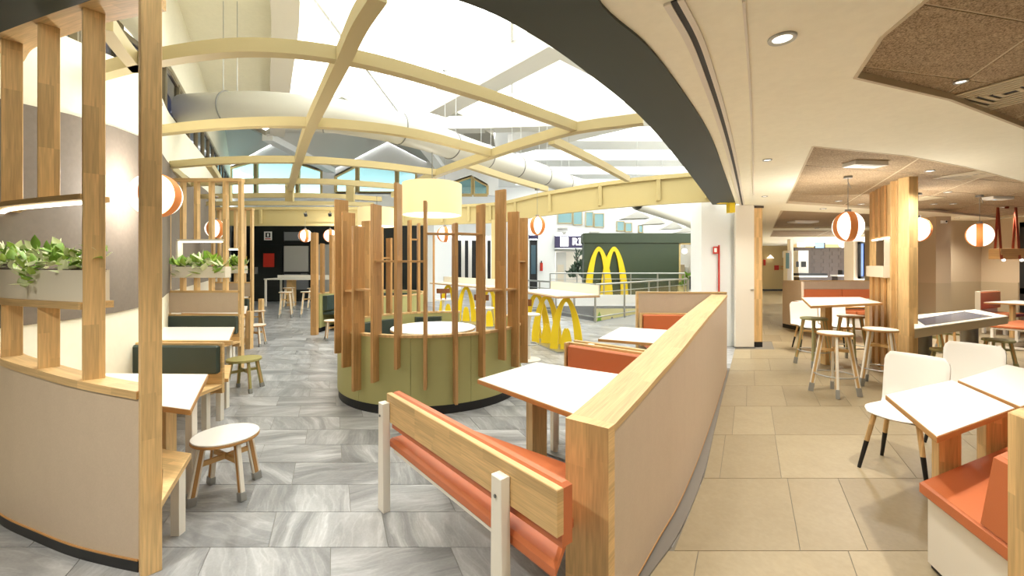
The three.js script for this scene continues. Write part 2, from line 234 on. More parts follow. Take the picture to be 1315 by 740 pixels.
{
  // marble tiles, laid in running bond; the nearest are single pieces, the far ones are joined
  const d = 0.34, w = 0.68, sk = -0.42, mats = ['marbleA', 'marbleA', 'marbleB', 'marbleB', 'marbleC'], rest = { marbleA: [], marbleB: [], marbleC: [] }; let n = 0;
  const sheet = (poly) => { const g = prism(poly, -0.004, 0); const u = rr(0, 2), v = rr(0, 2), a = rr(-0.35, 0.35) + (rnd() < 0.5 ? 1.57 : 0.5); const p = g.attributes.position, uv = new Float32Array(p.count * 2); for (let i = 0; i < p.count; i++) { const x = p.getX(i) , z = p.getZ(i); uv[2 * i] = u + x * Math.cos(a) - z * Math.sin(a); uv[2 * i + 1] = v + x * Math.sin(a) + z * Math.cos(a); } g.setAttribute('uv', new THREE.BufferAttribute(uv, 2)); g.userData.keepUV = true; return g; };
  for (let r = 5; r * d < 15; r++) {
    const z0 = r * d, off = (r % 2) * w / 2 + (hash(r, 3, 9) - 0.5) * 0.2;
    for (let c = -24; c < 24; c++) {
      const x0 = c * w + off + sk * z0, g = 0.0025; let q = [[x0 + g, z0 + g], [x0 + w - g, z0 + g], [x0 + w - g + sk * d, z0 + d - g], [x0 + g + sk * d, z0 + d - g]];
      const m = centre(q); if (m[0] < wallX(m[1]) - 0.2 || m[0] > 8 || Math.abs(m[0]) > 1.3 * m[1] + 1) continue;
      if (m[1] > 8.2 && m[0] > 3.6 + (m[1] - 8) * 0.56) continue;
      const e = nearEdge(m); if (e.d < 0.9) q = clipHalf(q, e.a, e.b, 1); else if (m[1] < 8.3 && !leftOf(m, e.a, e.b)) continue;
      if (q.length < 3) continue;
      if (m[1] > 10.5) { const inV = m[1] > 11.2 && m[0] > at(676, 360, 1.05)[0] - 0.5 && m[0] < 7 && m[0] > 0.2 + (11.7 - m[1]) * -0.0 && (m[0] - 2.35) / 1 > -(m[1] - 11.7) * 0.6 - 0.5; if (inV) continue; }
      const mt = mats[Math.floor(rnd() * mats.length)];
      const seen = m[1] > 2 && Math.abs(m[0]) < 1.22 * m[1];
      if (n < 295 && m[1] < 6.4 && seen) { part(hallFloor, 'tile', sheet(q), mt); n++; } else rest[mt].push(sheet(q));
    }
  }
  for (const k of Object.keys(rest)) { const g = join(rest[k]); g.userData.keepUV = true; part(hallFloor, 'far_tiles', g, k, { kind: 'stuff' }); }
  const far = sheet([[-14, 15.1], [0.2, 15.1], [0.2, 27.4], [-14, 27.4]]); part(hallFloor, 'far_paving', far, 'marbleB');
}
{
  // large beige tiles in rows of uneven lengths
  const d = 0.8; let n = 0; const tm = ['tileA', 'tileA', 'tileB', 'tileC'];
  for (let r = 1; r * d < 13; r++) {
    const z0 = r * d - 0.05; let x = -1 + SK_R * z0 + rr(-0.6, 0);
    while (x < Math.min(13, 1.26 * (z0 + d) + 0.6)) {
      const w = rnd() < 0.25 ? rr(0.35, 0.5) : rr(0.7, 1.05), g = 0.0025; let q = [[x + g, z0 + g], [x + w - g, z0 + g], [x + w - g + SK_R * d, z0 + d - g], [x + g + SK_R * d, z0 + d - g]]; x += w;
      const m = centre(q), e = nearEdge(m);
      if (m[1] < 8.3) { if (e.d < 1.2) q = clipHalf(q, e.a, e.b, -1); else if (leftOf(m, e.a, e.b)) continue; } else if (m[0] < 4.65 + (m[1] - 8.1) * 0.56) continue;
      if (q.length < 3 || n >= 298) continue; n++;
      part(roomFloor, 'tile', prism(q, -0.004, 0), tm[Math.floor(rnd() * 4)], { long: 0 });
    }
  }
  part(roomFloor, 'far_paving', prism([[7.6, 13.2], [13.1, 13.2], [13.1, 16], [19.9, 27.4], [15.6, 27.4]], -0.004, 0), 'tileA');
}
struct('trim_1', runWall(edgeOuter.slice(1, -1), 0.0, 0.085, -0.003, 0.012, 60), 'kerb', 'dark metal strip between marble and beige tile', { category: 'floor strip' });

// ---- left wall: taupe wall with tiled dado, cream upper wall and a slanted row of clerestory windows
{
  const P = (z) => [wallX(z), z], z0 = -3, z1 = 18.3, ln = [P(z0), P(0), P(3.2), P(7), P(12), P(z1)];
  const ip = (tab) => (z) => { if (z <= tab[0][0]) return tab[0][1]; for (let i = 0; i + 1 < tab.length; i++) if (z <= tab[i + 1][0]) return lerp(tab[i][1], tab[i + 1][1], (z - tab[i][0]) / (tab[i + 1][0] - tab[i][0])); return tab.at(-1)[1]; };
  const bot = ip([[3, 3.30], [3.69, 3.42], [4.5, 3.6], [6.76, 3.98], [10.8, 4.3], [18.3, 4.6]]), top = ip([[3, 3.95], [4.5, 4.14], [6.76, 4.78], [10.8, 5.05], [18.3, 5.4]]), tau = ip([[2, 2.6], [3.06, 2.73], [3.95, 2.84], [7.36, 3.25], [10.8, 3.5], [18.3, 3.6]]);
  const wl = struct('wall_left', runWall(ln, 0, 0.25, 0, (t, q) => bot(q[1]), 40), 'plaster', 'cream upper wall over the green booths');
  part(wl, 'taupe_panel', runWall(ln, -0.012, 0.0, 1.18, (t, q) => tau(q[1]), 40), 'taupe', { label: 'taupe painted field of the wall' });
  // dado tiles
  for (let i = 0; i < 26; i++) for (let r = 0; r < 3; r++) { const za = -1 + i * 0.62 + (r % 2) * 0.31, zb = za + 0.615; part(wl, 'dado_tile', runWall([P(za), P(zb)], -0.016, 0.0, 0.003 + r * 0.393, 0.39 + r * 0.393, 1), 'wainscotPale'); }
  struct('wall_left_upper', runWall(ln, 0, 0.25, (t, q) => top(q[1]), (t) => 6.9, 40), 'plaster', 'cream wall above the clerestory windows', { category: 'wall' });
  let k = 1;
  for (let z = -2.6; z < 18; z += 1.02) {
    const a = z, b = z + 1.0, h = (t) => bot(lerp(a, b, t)), g = (t) => top(lerp(a, b, t));
    const w = struct(`window_${k++}`, runWall([P(a), P(b)], 0.04, 0.10, (t) => h(t), (t) => h(t) + 0.06, 4), 'windowFrame', 'clerestory window in a bronze frame high in the wall', { category: 'window' });
    part(w, 'frame_head', runWall([P(a), P(b)], 0.04, 0.10, (t) => g(t) - 0.06, g, 4), 'windowFrame');
    part(w, 'mullion', runWall([P(a), P(a + 0.06)], 0.03, 0.11, h, (t) => g(t), 1), 'windowFrame'); part(w, 'mullion', runWall([P(b - 0.04), P(b)], 0.03, 0.11, h, (t) => g(t), 1), 'windowFrame');
    part(w, 'pane', runWall([P(a + 0.06), P(b - 0.04)], 0.065, 0.075, (t) => h(t) + 0.06, (t) => g(t) - 0.06, 2), 'clerestoryGlass');
  }
}
// ---- far end of the hall: dark shopfront below, white gabled wall with teal windows above
const ZF = 18.4;
{
  const X = (px) => xz(px, ZF)[0], Y = (py) => hy(py, ZF);
  const w = struct('wall_back', box(X(552) + 13, 4.65 - 3.3, 0.3, (X(552) - 13) / 2, 3.3, -ZF - 0.15), 'coolWhite', 'white wall band over the dark shopfront');
  part(w, 'pier', box(1.3, 3.3, 0.3, X(548) - 0.4, 0, -ZF - 0.15), 'coolWhite');
  // zigzag gable wall
  const vx = [285, 427, 569, 640].map(X), rx = [354, 498, 604].map(X), vy = Y(219), ry = Y(183);
  const wins = [[[294, 250], [294, 215], [326, 206], [326, 250]], [[328, 250], [328, 206], [354, 203], [380, 208], [380, 250]], [[382, 250], [382, 209], [412, 219], [412, 250]], [[430, 247], [430, 226], [457, 212], [457, 247]], [[459, 247], [459, 212], [508, 212], [508, 247]], [[510, 247], [510, 213], [534, 222], [534, 247]], [[576, 263], [576, 236], [606, 226], [606, 256]], [[608, 256], [608, 228], [626, 238], [626, 252]]];
  const outline = [[-13.2, 4.65], [X(640), 4.65], [X(640), Y(226)], [rx[2], Y(196)], [vx[2], vy], [rx[1], ry], [vx[1], vy], [rx[0], ry], [vx[0], vy], [-13.2, 6.6]];
  const s = new THREE.Shape(outline.map((p) => new THREE.Vector2(...p)));
  wins.forEach((q) => s.holes.push(new THREE.Path(q.map(([a, b]) => new THREE.Vector2(X(a), Math.max(Y(b), 4.66))))));
  const g = new THREE.ExtrudeGeometry(s, { depth: 0.2, bevelEnabled: false }); g.translate(0, 0, -ZF - 0.25);
  struct('wall_gable', g, 'coolWhite', 'white zigzag gable wall under the roof', { category: 'wall' });
  wins.forEach((q, i) => {
    const pts = q.map(([a, b]) => [X(a), Math.max(Y(b), 4.66)]), pane = upright(pts, 0.02); pane.translate(0, 0, -ZF - 0.16);
    const o = struct(`window_${40 + i}`, join(pts.map((p, j) => { const n = pts[(j + 1) % pts.length]; return bar([p[0], p[1], -ZF - 0.1], [n[0], n[1], -ZF - 0.1], 0.1, 0.12, 0); })), 'palewood', 'teal gable window in a pale wooden frame', { category: 'window' });
    part(o, 'pane', pane, 'tealGlass');
  });
  // folded roof in front of it: sloping plates between valleys and ridges
  const fold = [[-12.9, 6.6], [vx[0], vy], [rx[0], ry], [vx[1], vy], [rx[1], ry], [vx[2], vy], [rx[2], Y(196)], [X(640), Y(219)]];
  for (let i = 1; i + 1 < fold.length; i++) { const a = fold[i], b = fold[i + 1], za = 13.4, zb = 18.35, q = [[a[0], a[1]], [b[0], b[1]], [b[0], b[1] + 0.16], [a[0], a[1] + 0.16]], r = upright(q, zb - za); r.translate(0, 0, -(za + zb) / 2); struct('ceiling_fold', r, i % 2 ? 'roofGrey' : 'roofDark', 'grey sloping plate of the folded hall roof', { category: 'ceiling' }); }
  for (const [v, w] of [[vx[0], 'beside the clerestory wall'], [vx[1], 'between the first two gable windows'], [vx[2], 'above the drum pendant']]) one('roof_verge', `white boxed valley beam of the folded roof ${w}`, 'beam', box(0.34, 0.22, 4.8, v, vy - 0.14, -15.9), 'coolWhite', { group: 'valley beams of the folded roof' });
}
// ---- roof of the hall: solid left bay, glazed bays with beams to the right
{
  const Hb = 5.75, b1 = [[-3.0, 5.2], at(366, 0, Hb), at(361, 100, Hb), [-7.6, 13.6]];
  struct('ceiling_bay', prism([[-14, -2], [-1.0, -2], [-2.4, 4.2], b1[1], b1[2], [-7.6, 13.6], [-14, 13.6]], 6.15, 6.35), 'plaster', 'cream roof bay beside the clerestory', { category: 'ceiling' });
  const beam = (n, p, w, y0, y1, m, l) => one(n, l, 'beam', runWall(p, -w / 2, w / 2, y0, y1, 12), m);
  beam('roof_beam', b1, 0.42, Hb, 6.35, 'offWhite', 'straight pale roof beam between solid bay and skylight');
  const J = at(718, 66, Hb);
  beam('roof_beam', [at(562, 148, Hb), J], 0.55, Hb, 6.3, 'roofGrey', 'slanting grey roof beam over the air duct, longer arm of the fork');
  beam('roof_beam', [J, at(805, 112, Hb)], 0.5, Hb + 0.02, 6.3, 'roofGrey', 'grey roof beam, short arm running towards the dark downstand');
  beam('roof_beam', [at(660, 195, Hb), at(850, 150, Hb)], 0.7, Hb, 6.3, 'roofGrey', 'grey roof beam crossing the skylight over the fascia');
  beam('roof_beam', [[-7.6, 13.5], [-1.0, 13.5], [6.5, 12.4], [12, 11]], 0.5, 5.9, 6.3, 'roofGrey', 'long grey edge beam along the far side of the skylight');
  // glass sheets of the skylight
  const xs = [-7, -3.5, 0, 3.5, 7, 10.5], zs = [1.0, 4.2, 7.4, 10.6, 13.6]; let k = 60;
  for (let i = 0; i + 1 < xs.length; i++) for (let j = 0; j + 1 < zs.length; j++) { const o = struct(`window_${k++}`, prism([[xs[i] + 0.03, zs[j] + 0.03], [xs[i + 1] - 0.03, zs[j] + 0.03], [xs[i + 1] - 0.03, zs[j + 1] - 0.03], [xs[i] + 0.03, zs[j + 1] - 0.03]], 6.36, 6.372), 'skylightGlass', 'large glass sheet of the skylight', { category: 'skylight' }); }
  for (const x of [-3.5, 0, 3.5, 7]) one('glazing_bar', 'thin white glazing bar under the skylight glass', 'glazing bar', box(0.06, 0.07, 6.6, x, 6.29, -10.1), 'coolWhite', { group: 'glazing bars of the skylight' });
  // roof over the mall beyond, white with glazed strips
  const strips = []; for (let i = 0; i < 4; i++) { const z = 14.6 + i * 3.0; strips.push([[0.2, z], [14, z], [14, z + 1.7], [0.2, z + 1.7]]); }
  struct('ceiling_mall', prism([[X0(640, 13.6), 13.6], [20, 13.6], [20, 28], [-14, 28], [-14, 18.7], [-0.9, 18.7]], 6.4, 6.6, 0, strips), 'coolWhite', 'white mall roof with glazed strips', { category: 'ceiling' });
  strips.forEach((s, i) => struct(`window_${90 + i}`, prism(s, 6.62, 6.632), 'skylightGlass', 'glazed strip in the mall roof', { category: 'skylight' }));
}
function X0(px, z) { return xz(px, z)[0]; }
// ---- dark downstand beam along the edge of the restaurant ceiling
const HC = 2.75;
const beamFar = [[-7, 4.0], [-4.3, 2.75], at(0, 38, HC), at(105, 0, HC), [-0.95, 1.55], at(600, 0, HC), at(690, 45, HC), at(760, 95, HC), at(820, 145, HC), at(880, 215, HC), at(915, 262, HC)];
const beamNear = [[-7, 3.2], [-4.3, 2.0], [-2.6, 1.32], [-1.6, 1.0], [-0.7, 0.9], [0.1, 1.25], at(770, 0, HC), at(830, 55, HC), at(880, 120, HC), at(912, 172, HC), at(930, 220, HC), at(945, 262, HC)];
const bf = planCurve(beamFar, 60).map((p) => [p[0], p[1]]), bn = planCurve(beamNear, 60).map((p) => [p[0], p[1]]);
one('downstand_beam', 'dark green downstand beam curving over the restaurant edge', 'beam', prism([...bn, ...[...bf].reverse()], HC - 0.015, HC + 0.3), 'darkBeam');
struct('wall_over_beam', runWall(beamFar, -0.45, -0.25, HC + 0.28, 6.9, 60), 'white', 'wall over the dark beam', { category: 'wall' });
// ---- restaurant ceiling with three tiled coffers
const cof1 = [at(1098, 100, HC), at(1132, 48, HC), at(1192, -2, HC), [2.3, 1.2], [5.5, 1.2], [5.5, 4.05], at(1340, 178, HC), at(1314, 164, HC), at(1220, 128, HC)];
const cof2 = [at(1044, 188, HC), at(1165, 200.5, HC), at(1241, 215, HC), at(1314, 233.6, HC), [9.2, 6.9], [11.7, 8.6], [12.0, 10.4], at(1200, 272, HC), at(1117, 268, HC), at(1010, 261, HC)];
const cof3 = [at(1003, 270.5, HC), at(1119, 275, HC), [9.5, 9.85], [12.4, 13.1], at(993, 293, HC)];
const cof4 = [at(993, 296, HC), [13.0, 14.2], [16.0, 17.2], at(989, 304, HC)];
const ceil = struct('ceiling', prism([...bn, [4.63, 8.2], [16.0, 28], [21, 28], [21, 16], [13.2, 16], [13.2, -3], [-7, -3]], HC, HC + 0.09, 0, [cof1, cof2, cof3, cof4]), 'plaster', 'cream plaster ceiling of the restaurant');
struct('ceiling_deck', prism([[-7, -3], [13.2, -3], [13.2, 16], [21, 16], [21, 28], [16.6, 28], [5.0, 8.2], ...[...bn].reverse().map((p) => [p[0] + 0.1, p[1] - 0.06])], HC + 0.17, HC + 0.3), 'white', 'slab over the restaurant ceiling', { category: 'ceiling' });
function inPoly(p, poly) { let c = false; for (let i = 0, j = poly.length - 1; i < poly.length; j = i++) { const a = poly[i], b = poly[j]; if ((a[1] > p[1]) !== (b[1] > p[1]) && p[0] < (b[0] - a[0]) * (p[1] - a[1]) / (b[1] - a[1]) + a[0]) c = !c; } return c; }
const GR = [0, 0.05, 0.12, 0.2, 0.3, 0.4, 0.5, 0.6, 0.7, 0.8, 0.88, 0.95, 1];
function coffer(poly, dz, w, sx, sz, x00, z00, y = HC + 0.04) {   // ceiling tiles clipped roughly to the coffer, with pale joints between them
  let n = 0; const zs = poly.map((p) => p[1]), xs = poly.map((p) => p[0]);
  for (let i = -30; i < 30; i++) for (let j = -30; j < 30; j++) {
    const c = (u, v) => [x00 + (i + u) * w + (j + v) * dz * sx, z00 + (j + v) * dz + (i + u) * w * sz], e = 0.012, q = [c(e, e), c(1 - e, e), c(1 - e, 1 - e), c(e, 1 - e)], m = centre(q);
    if (m[0] < Math.min(...xs) - w || m[0] > Math.max(...xs) + w || m[1] < Math.min(...zs) - dz || m[1] > Math.max(...zs) + dz) continue;
    if (![...q, m].some((p) => inPoly(p, poly)) && !GR.some((u) => GR.some((v) => inPoly(c(u, v), poly)))) continue;
    part(ceil, 'ceiling_tile', prism(q, y, y + 0.02), 'cork', { long: 0 }); n++;
  }
}
coffer(cof1, 0.62, 0.95, 0.45, 0.22, 1.98, 2.5); coffer(cof2, 1.0, 1.5, 0.56, 0.28, 2.9, 4.0); coffer(cof3, 1.1, 1.9, 0.56, 0.02, 5.7, 8.8); coffer(cof4, 1.6, 2.2, 0.56, 0, 8.3, 13.6);
for (const [c, i] of [[cof1, 0], [cof2, 1], [cof3, 2], [cof4, 3]]) part(ceil, 'coffer_grid', prism(c, HC + 0.044, HC + 0.058), 'ceilTrim');
for (const c of [cof1, cof2, cof3, cof4]) for (let i = 0; i < c.length; i++) { const a = c[i], b = c[(i + 1) % c.length]; part(ceil, 'coffer_lip', bar([a[0], HC + 0.02, -a[1]], [b[0], HC + 0.02, -b[1]], 0.02, 0.046, 0), 'ceilTrim'); }
// sliding-door track
const track = [at(865.5, 0, HC), at(891, 47, HC), at(909, 95, HC), at(927.6, 153, HC), at(942, 208, HC), at(954, 266, HC)];
const trk = thing('door_track', 'dark slot of the sliding partition track in the cream ceiling', 'track', [track[0][0], track[0][1], HC]);
partW(trk, 'slot', runWall(track, -0.014, 0.014, HC - 0.006, HC + 0.02, 40), 'black'); partW(trk, 'lip', runWall(track, 0.014, 0.045, HC - 0.012, HC + 0.02, 40), 'offWhite'); partW(trk, 'lip', runWall(track, -0.04, -0.014, HC - 0.012, HC + 0.02, 40), 'offWhite');
struct('trim_2', runWall([at(955, 0, HC), at(963, 110, HC), at(968, 250, HC)], -0.006, 0.006, HC - 0.01, HC + 0.01, 20), 'offWhite', 'fine bead along the cream ceiling', { category: 'trim' });

// ---- walls of the restaurant
struct('wall_pillar', box(0.66, 3.35, 0.5, 4.05, 0, -8.5), 'coolWhite', 'white pillar at the end of the low partition', { category: 'pillar' });
{
  const p = thing('sliding_panel', 'tall white folding partition panels parked beside the white pillar', 'partition', [4.47, 8.1]);
  part(p, 'panel', box(0.36, 2.73, 0.06, 0, 0.02, 0, 0.006), 'offWhite'); part(p, 'panel', box(0.30, 2.73, 0.06, 0.02, 0.02, -0.09, 0.006), 'offWhite'); part(p, 'handle', bar([0.1, 1.12, 0.045], [0.17, 1.12, 0.045], 0.02, 0.02), 'steel'); part(p, 'foot_rail', box(0.38, 0.02, 0.1, 0, 0, 0), 'greyMetal');
  const w = thing('wood_jamb', 'wooden door jamb with black foot beside the white folding panels', 'jamb', [4.78, 8.22]);
  part(w, 'board', box(0.17, 2.6, 0.3, 0, 0.1, -0.1), 'oak'); part(w, 'foot', box(0.172, 0.1, 0.302, 0, 0, -0.1), 'black'); part(w, 'head', box(0.2, 0.04, 0.34, 0, 2.7, -0.1), 'brownTile');
}
struct('wall_divider', runWall([[4.9, 8.6], [15.4, 27.4]], 0.02, 0.2, 0, 2.9, 2), 'corridor', 'wall between restaurant and mall', { category: 'wall' });
struct('wall_corridor', box(5.6, 2.76, 0.2, 18.0, 0, -25.9), 'corridor', 'sand coloured wall at the end of the corridor', { category: 'wall' });
struct('baseboard_corridor', box(2.2, 0.1, 0.02, 16.3, 0, -25.78), 'black', 'black skirting at the end of the corridor', { category: 'baseboard' });
struct('wall_behind', box(20.6, 6.9, 0.2, 3.0, 0, 3.1), 'offWhite', 'wall behind the viewer', { category: 'wall' });
struct('wall_side', runWall([[-7.2, -3], [-7.2, 4.3], [-3.9, 4.08]].slice(0, 2), 0, 0.2, 0, 6.9, 2), 'offWhite', 'side wall near the viewer', { category: 'wall' });
{
  // right wall with tall dark-framed windows, recess wall and pillar
  const XR = 12.3, seg = (z0, z1, y0, y1) => box(0.25, y1 - y0, z1 - z0, XR + 0.125, y0, -(z0 + z1) / 2);
  const w = struct('wall_right', join([seg(-3, 3.2, 0, 2.9), seg(3.2, 5.8, 2.5, 2.9), seg(5.8, 7.4, 0, 2.9), seg(7.4, 10.15, 2.62, 2.9), seg(10.15, 11.2, 0, 2.9), seg(3.2, 5.8, 0, 0.3), seg(7.4, 10.15, 0, 0.3)]), 'wallBeige', 'beige right hand wall of the restaurant');
  let k = 100;
  for (const [z0, z1] of [[7.4, 10.15], [3.2, 5.8]]) {
    const o = struct(`window_${k++}`, join([box(0.14, 2.32, 0.1, XR + 0.02, 0.3, -z0 - 0.05), box(0.14, 2.32, 0.1, XR + 0.02, 0.3, -z1 + 0.05), box(0.14, 0.12, z1 - z0, XR + 0.02, 2.5, -(z0 + z1) / 2), box(0.14, 0.12, z1 - z0, XR + 0.02, 0.3, -(z0 + z1) / 2), box(0.14, 0.14, z1 - z0, XR + 0.02, 0.9, -(z0 + z1) / 2)]), 'black', 'tall dark framed window with bluish glass', { category: 'window' });
    part(o, 'pane', box(0.012, 2.2, z1 - z0 - 0.1, XR + 0.06, 0.36, -(z0 + z1) / 2), 'duskGlass');
  }
  struct('wall_recess', box(2.3, 1.7, 0.25, 11.25, 1.16, -11.15), 'wallBeige', 'beige wall of the seating recess', { category: 'wall' });
  struct('wall_recess_dado', box(2.3, 1.16, 0.27, 11.25, 0, -11.15), 'wainscot', 'darker tiled dado of the seating recess', { category: 'wall' });
  struct('wall_right_dado', box(0.02, 1.16, 1.0, XR - 0.01, 0, -10.7), 'wainscot', 'darker tiled dado beside the window', { category: 'wall' });
  struct('pillar', box(0.36, 1.7, 0.9, 10.26, 1.16, -10.45), 'wallBeige', 'square beige pillar at the seating recess', { category: 'pillar' });
  struct('pillar_base', box(0.37, 1.16, 0.91, 10.26, 0, -10.45), 'wainscot', 'darker tiled base of the square pillar', { category: 'pillar' });
  struct('wall_far_right', box(3.6, 1.7, 0.2, 14.3, 1.16, -14.8), 'wallBeige', 'taupe wall behind the far booths', { category: 'wall' });
  struct('wall_far_right_dado', box(3.6, 1.16, 0.22, 14.3, 0, -14.8), 'wainscot', 'dado behind the far booths', { category: 'wall' });
  struct('wall_right_end', box(0.2, 2.9, 4, 13.3, 0, -13.2), 'wallBeige', 'end wall beside the far booths', { category: 'wall' });
}
// ================================================================== PERGOLA
const HP = 3.15;
{
  const bm = (label, px, w = 0.085, h = 0.10, y = HP) => one('pergola_beam', label, 'beam', runWall(px.map(([a, b]) => at(a, b, HP)), -w / 2, w / 2, y - h / 2, y + h / 2, 40), 'pergola');
  const A = bm('pale painted pergola beam, the cross beam closest over the slatted screens', [[28, 121], [110, 98], [205, 74], [330, 61], [450, 74], [600, 115], [740, 164]]);
  bm('pale painted pergola cross beam passing right under the air duct', [[136, 178], [205, 168], [300, 159], [400, 158], [520, 170], [632, 197]]);
  bm('pale painted pergola cross beam ending at the shaded pendant', [[206, 213], [300, 206], [400, 206], [480, 212], [562, 222]]);
  bm('pale painted pergola cross beam over the second slatted screen', [[224, 237], [330, 233], [430, 234], [512, 240]]);
  bm('pale painted pergola cross beam over the third slatted screen', [[244, 253], [340, 251], [430, 252], [490, 256]]);
  bm('pale painted pergola cross beam in front of the far fascia', [[240, 262], [340, 261], [430, 261.5], [480, 263]]);
  bm('pale painted pergola rail running lengthwise between wall and drum booth', [[486, -14], [462, 24], [442, 68], [418, 118], [396, 166], [383, 206], [370, 252]], 0.10, 0.108, HP - 0.008);
  bm('pale painted pergola rail running lengthwise over the drum booth', [[826, 152], [740, 164], [690, 178], [632, 197], [562, 222], [505, 250]], 0.10, 0.108, HP - 0.008);
  bm('short pale painted pergola beam joining rail and fascia, the one beside the dark downstand', [[708, 180], [760, 205], [806, 230]]);
  bm('short pale painted pergola beam joining rail and fascia, the one beside the shaded pendant', [[598, 211], [650, 228], [702, 243]]);
  bm('short pale painted pergola beam against the taupe wall', [[134, 28], [155, 58], [178, 86]]);
  bm('short pale painted pergola beam over the round wall globe', [[218, 214], [232, 226], [243, 236]]);
  bm('short pale painted pergola beam beside the clerestory', [[268, 210], [276, 222], [284, 236]]);
  for (const [px, w] of [[292, 'over the second slatted screen'], [372, 'over the black door'], [450, 'over the rear drum booth']]) one('pergola_strut', `short upright pergola strut ${w}`, 'strut', box(0.16, 0.36, 0.06, ...(([x, z]) => [x, 2.88, -z])(at(px, 242, HP))), 'pergola', { group: 'upright struts of the far pergola' });
  // fascia round the far side of the pergola, with ribs
  const fp = [[-9.0, 12.6], [-5.3, 12.55], [-2.6, 12.4], [-1.3, 12.0], [-0.38, 11.6], [0.785, 9.98], [2.24, 8.5], [3.57, 7.78], [3.85, 7.72]];
  const fa = thing('pergola_fascia', 'pale yellow ribbed fascia board round the far side of the pergola', 'fascia', [-1.3, 12.0, 2.8]);
  partW(fa, 'board', runWall(fp, 0, 0.03, 2.82, 3.28, 60), 'fascia'); partW(fa, 'top_rail', runWall(fp, -0.05, 0.05, 3.24, 3.32, 60), 'fascia'); partW(fa, 'bottom_rail', runWall(fp, -0.04, 0.05, 2.76, 2.83, 60), 'fascia');
  const fq = planCurve(fp, 60); for (let i = 3; i < 60; i += 5) { const [x, z] = fq[i]; partW(fa, 'rib', box(0.07, 0.42, 0.06, x + 0.0, 2.83, -z + 0.05), 'fascia'); }
  const pp = thing('pergola_post', 'pale yellow square post carrying the fascia behind the drum booth', 'post', [xz(634, 11.3)[0], 11.3]);
  part(pp, 'shaft', box(0.12, 2.8, 0.12, 0, 0, 0, 0.006), 'fascia'); part(pp, 'foot_plate', box(0.2, 0.012, 0.2, 0, 0, 0), 'greyMetal');
}
// ================================================================== AIR DUCT
{
  const H = 4.27, pts = [[240, 144.5], [285, 142], [340, 141], [450, 152], [530, 170], [600, 194], [670, 216], [745, 241], [790, 252]].map(([a, b]) => { const [x, z] = at(a, b, H); return [x, H, -z]; });
  const d = thing('air_duct', 'large round grey perforated air duct slung under the skylight', 'duct', [pts[0][0], -pts[0][2], H]);
  partW(d, 'pipe', tube(pts, 0.3, 90, 28), 'duct');
  const c = new THREE.CatmullRomCurve3(pts.map((p) => V3(...p)));
  for (const t of [0.06, 0.17, 0.27, 0.37, 0.46, 0.55, 0.65, 0.75]) { const p = c.getPointAt(t), tn = c.getTangentAt(t), g = new THREE.TorusGeometry(0.306, 0.012, 8, 40); g.applyQuaternion(new THREE.Quaternion().setFromUnitVectors(V3(0, 0, 1), tn)); g.translate(p.x, p.y, p.z); const s = partW(d, 'hanger_strap', g, 'greyMetal'); partW(s.parent, 'hanger_wire', rod([p.x - 0.12, H + 0.28, p.z], [p.x - 0.12, 6.3, p.z], 0.006, 5), 'steel'); partW(s.parent, 'hanger_wire', rod([p.x + 0.12, H + 0.28, p.z], [p.x + 0.12, 6.3, p.z], 0.006, 5), 'steel'); }
}
// ================================================================== helpers for lamps, plants and screens
function globeLamp(px, py, z, r, yaw, label, squash = 1) {
  const [x] = xz(px, z), h = hy(py, z), t = thing('globe_pendant', label, 'pendant lamp', [x, z, h], Math.atan2(-x, z) + yaw, 'round pendant globes with orange bands');
  const s = new THREE.SphereGeometry(r, 36, 24); s.scale(squash, 1, 1); part(t, 'diffuser', s, 'globeGlow');
  for (const turn of [0, -1.35]) { const w = 0.24 * r, pr = []; for (let i = 0; i <= 6; i++) { const u = -w + 2 * w * i / 6; pr.push([Math.sqrt(r * r - u * u) * 1.012, u]); } const b = lathe(pr, 48); b.rotateZ(Math.PI / 2); b.rotateY(turn); b.scale(squash, 1, 1); part(t, 'band', b, 'globeBand', { label: 'orange band' }); }
  part(t, 'top_cap', disc(0.035, r - 0.005, r + 0.03, 16), 'greyMetal'); const top = px > 800 ? HC + 0.04 - h : px === 571 ? 6.37 - h : 3.1 - h; part(t, 'cord', rod([0, r, 0], [0, top, 0], 0.004, 6), 'greyMetal'); part(t, 'ceiling_rose', disc(0.05, top - 0.03, top, 16), 'greyMetal');
  const l = new THREE.PointLight(NEUTRAL, LAMP.globe * (r / 0.2) * (r / 0.2)); l.castShadow = true; l.shadow.radius = 5; t.add(l); return t;
}
const leafGeo = (() => { const g = new THREE.PlaneGeometry(0.05, 0.085, 4, 6), p = g.attributes.position; for (let i = 0; i < p.count; i++) { const v = clamp((p.getY(i) + 0.0425) / 0.085, 0, 1), w = Math.sin(Math.PI * Math.pow(v, 0.8)) * 0.95 + 0.03; const x = p.getX(i) * w; p.setXYZ(i, x, p.getY(i) + 0.0425, 0.006 * Math.cos(x * 90) - 0.03 * v * v); } g.computeVertexNormals(); return g; })();
function foliage(n, len, w, h, size, droop) {               // leaf matrices along a trough
  const out = []; for (let i = 0; i < n; i++) { const m = new THREE.Matrix4(), d = rnd() < droop; const x = rr(-len / 2, len / 2), z = rr(-w / 2, w / 2) + (d ? w * 0.6 : 0), y = d ? rr(-h * 0.7, 0.02) : rr(0, h) * (0.55 + 0.45 * Math.sin(x * 9 + 1)); const s = rr(0.75, 1.35) * size; m.compose(V3(x, y, z), new THREE.Quaternion().setFromEuler(new THREE.Euler(rr(-1.2, 0.6) + (d ? 2.0 : 0.5), rr(0, 6.28), rr(-0.7, 0.7), 'YXZ')), V3(s, s, s)); out.push(m); } return out;
}
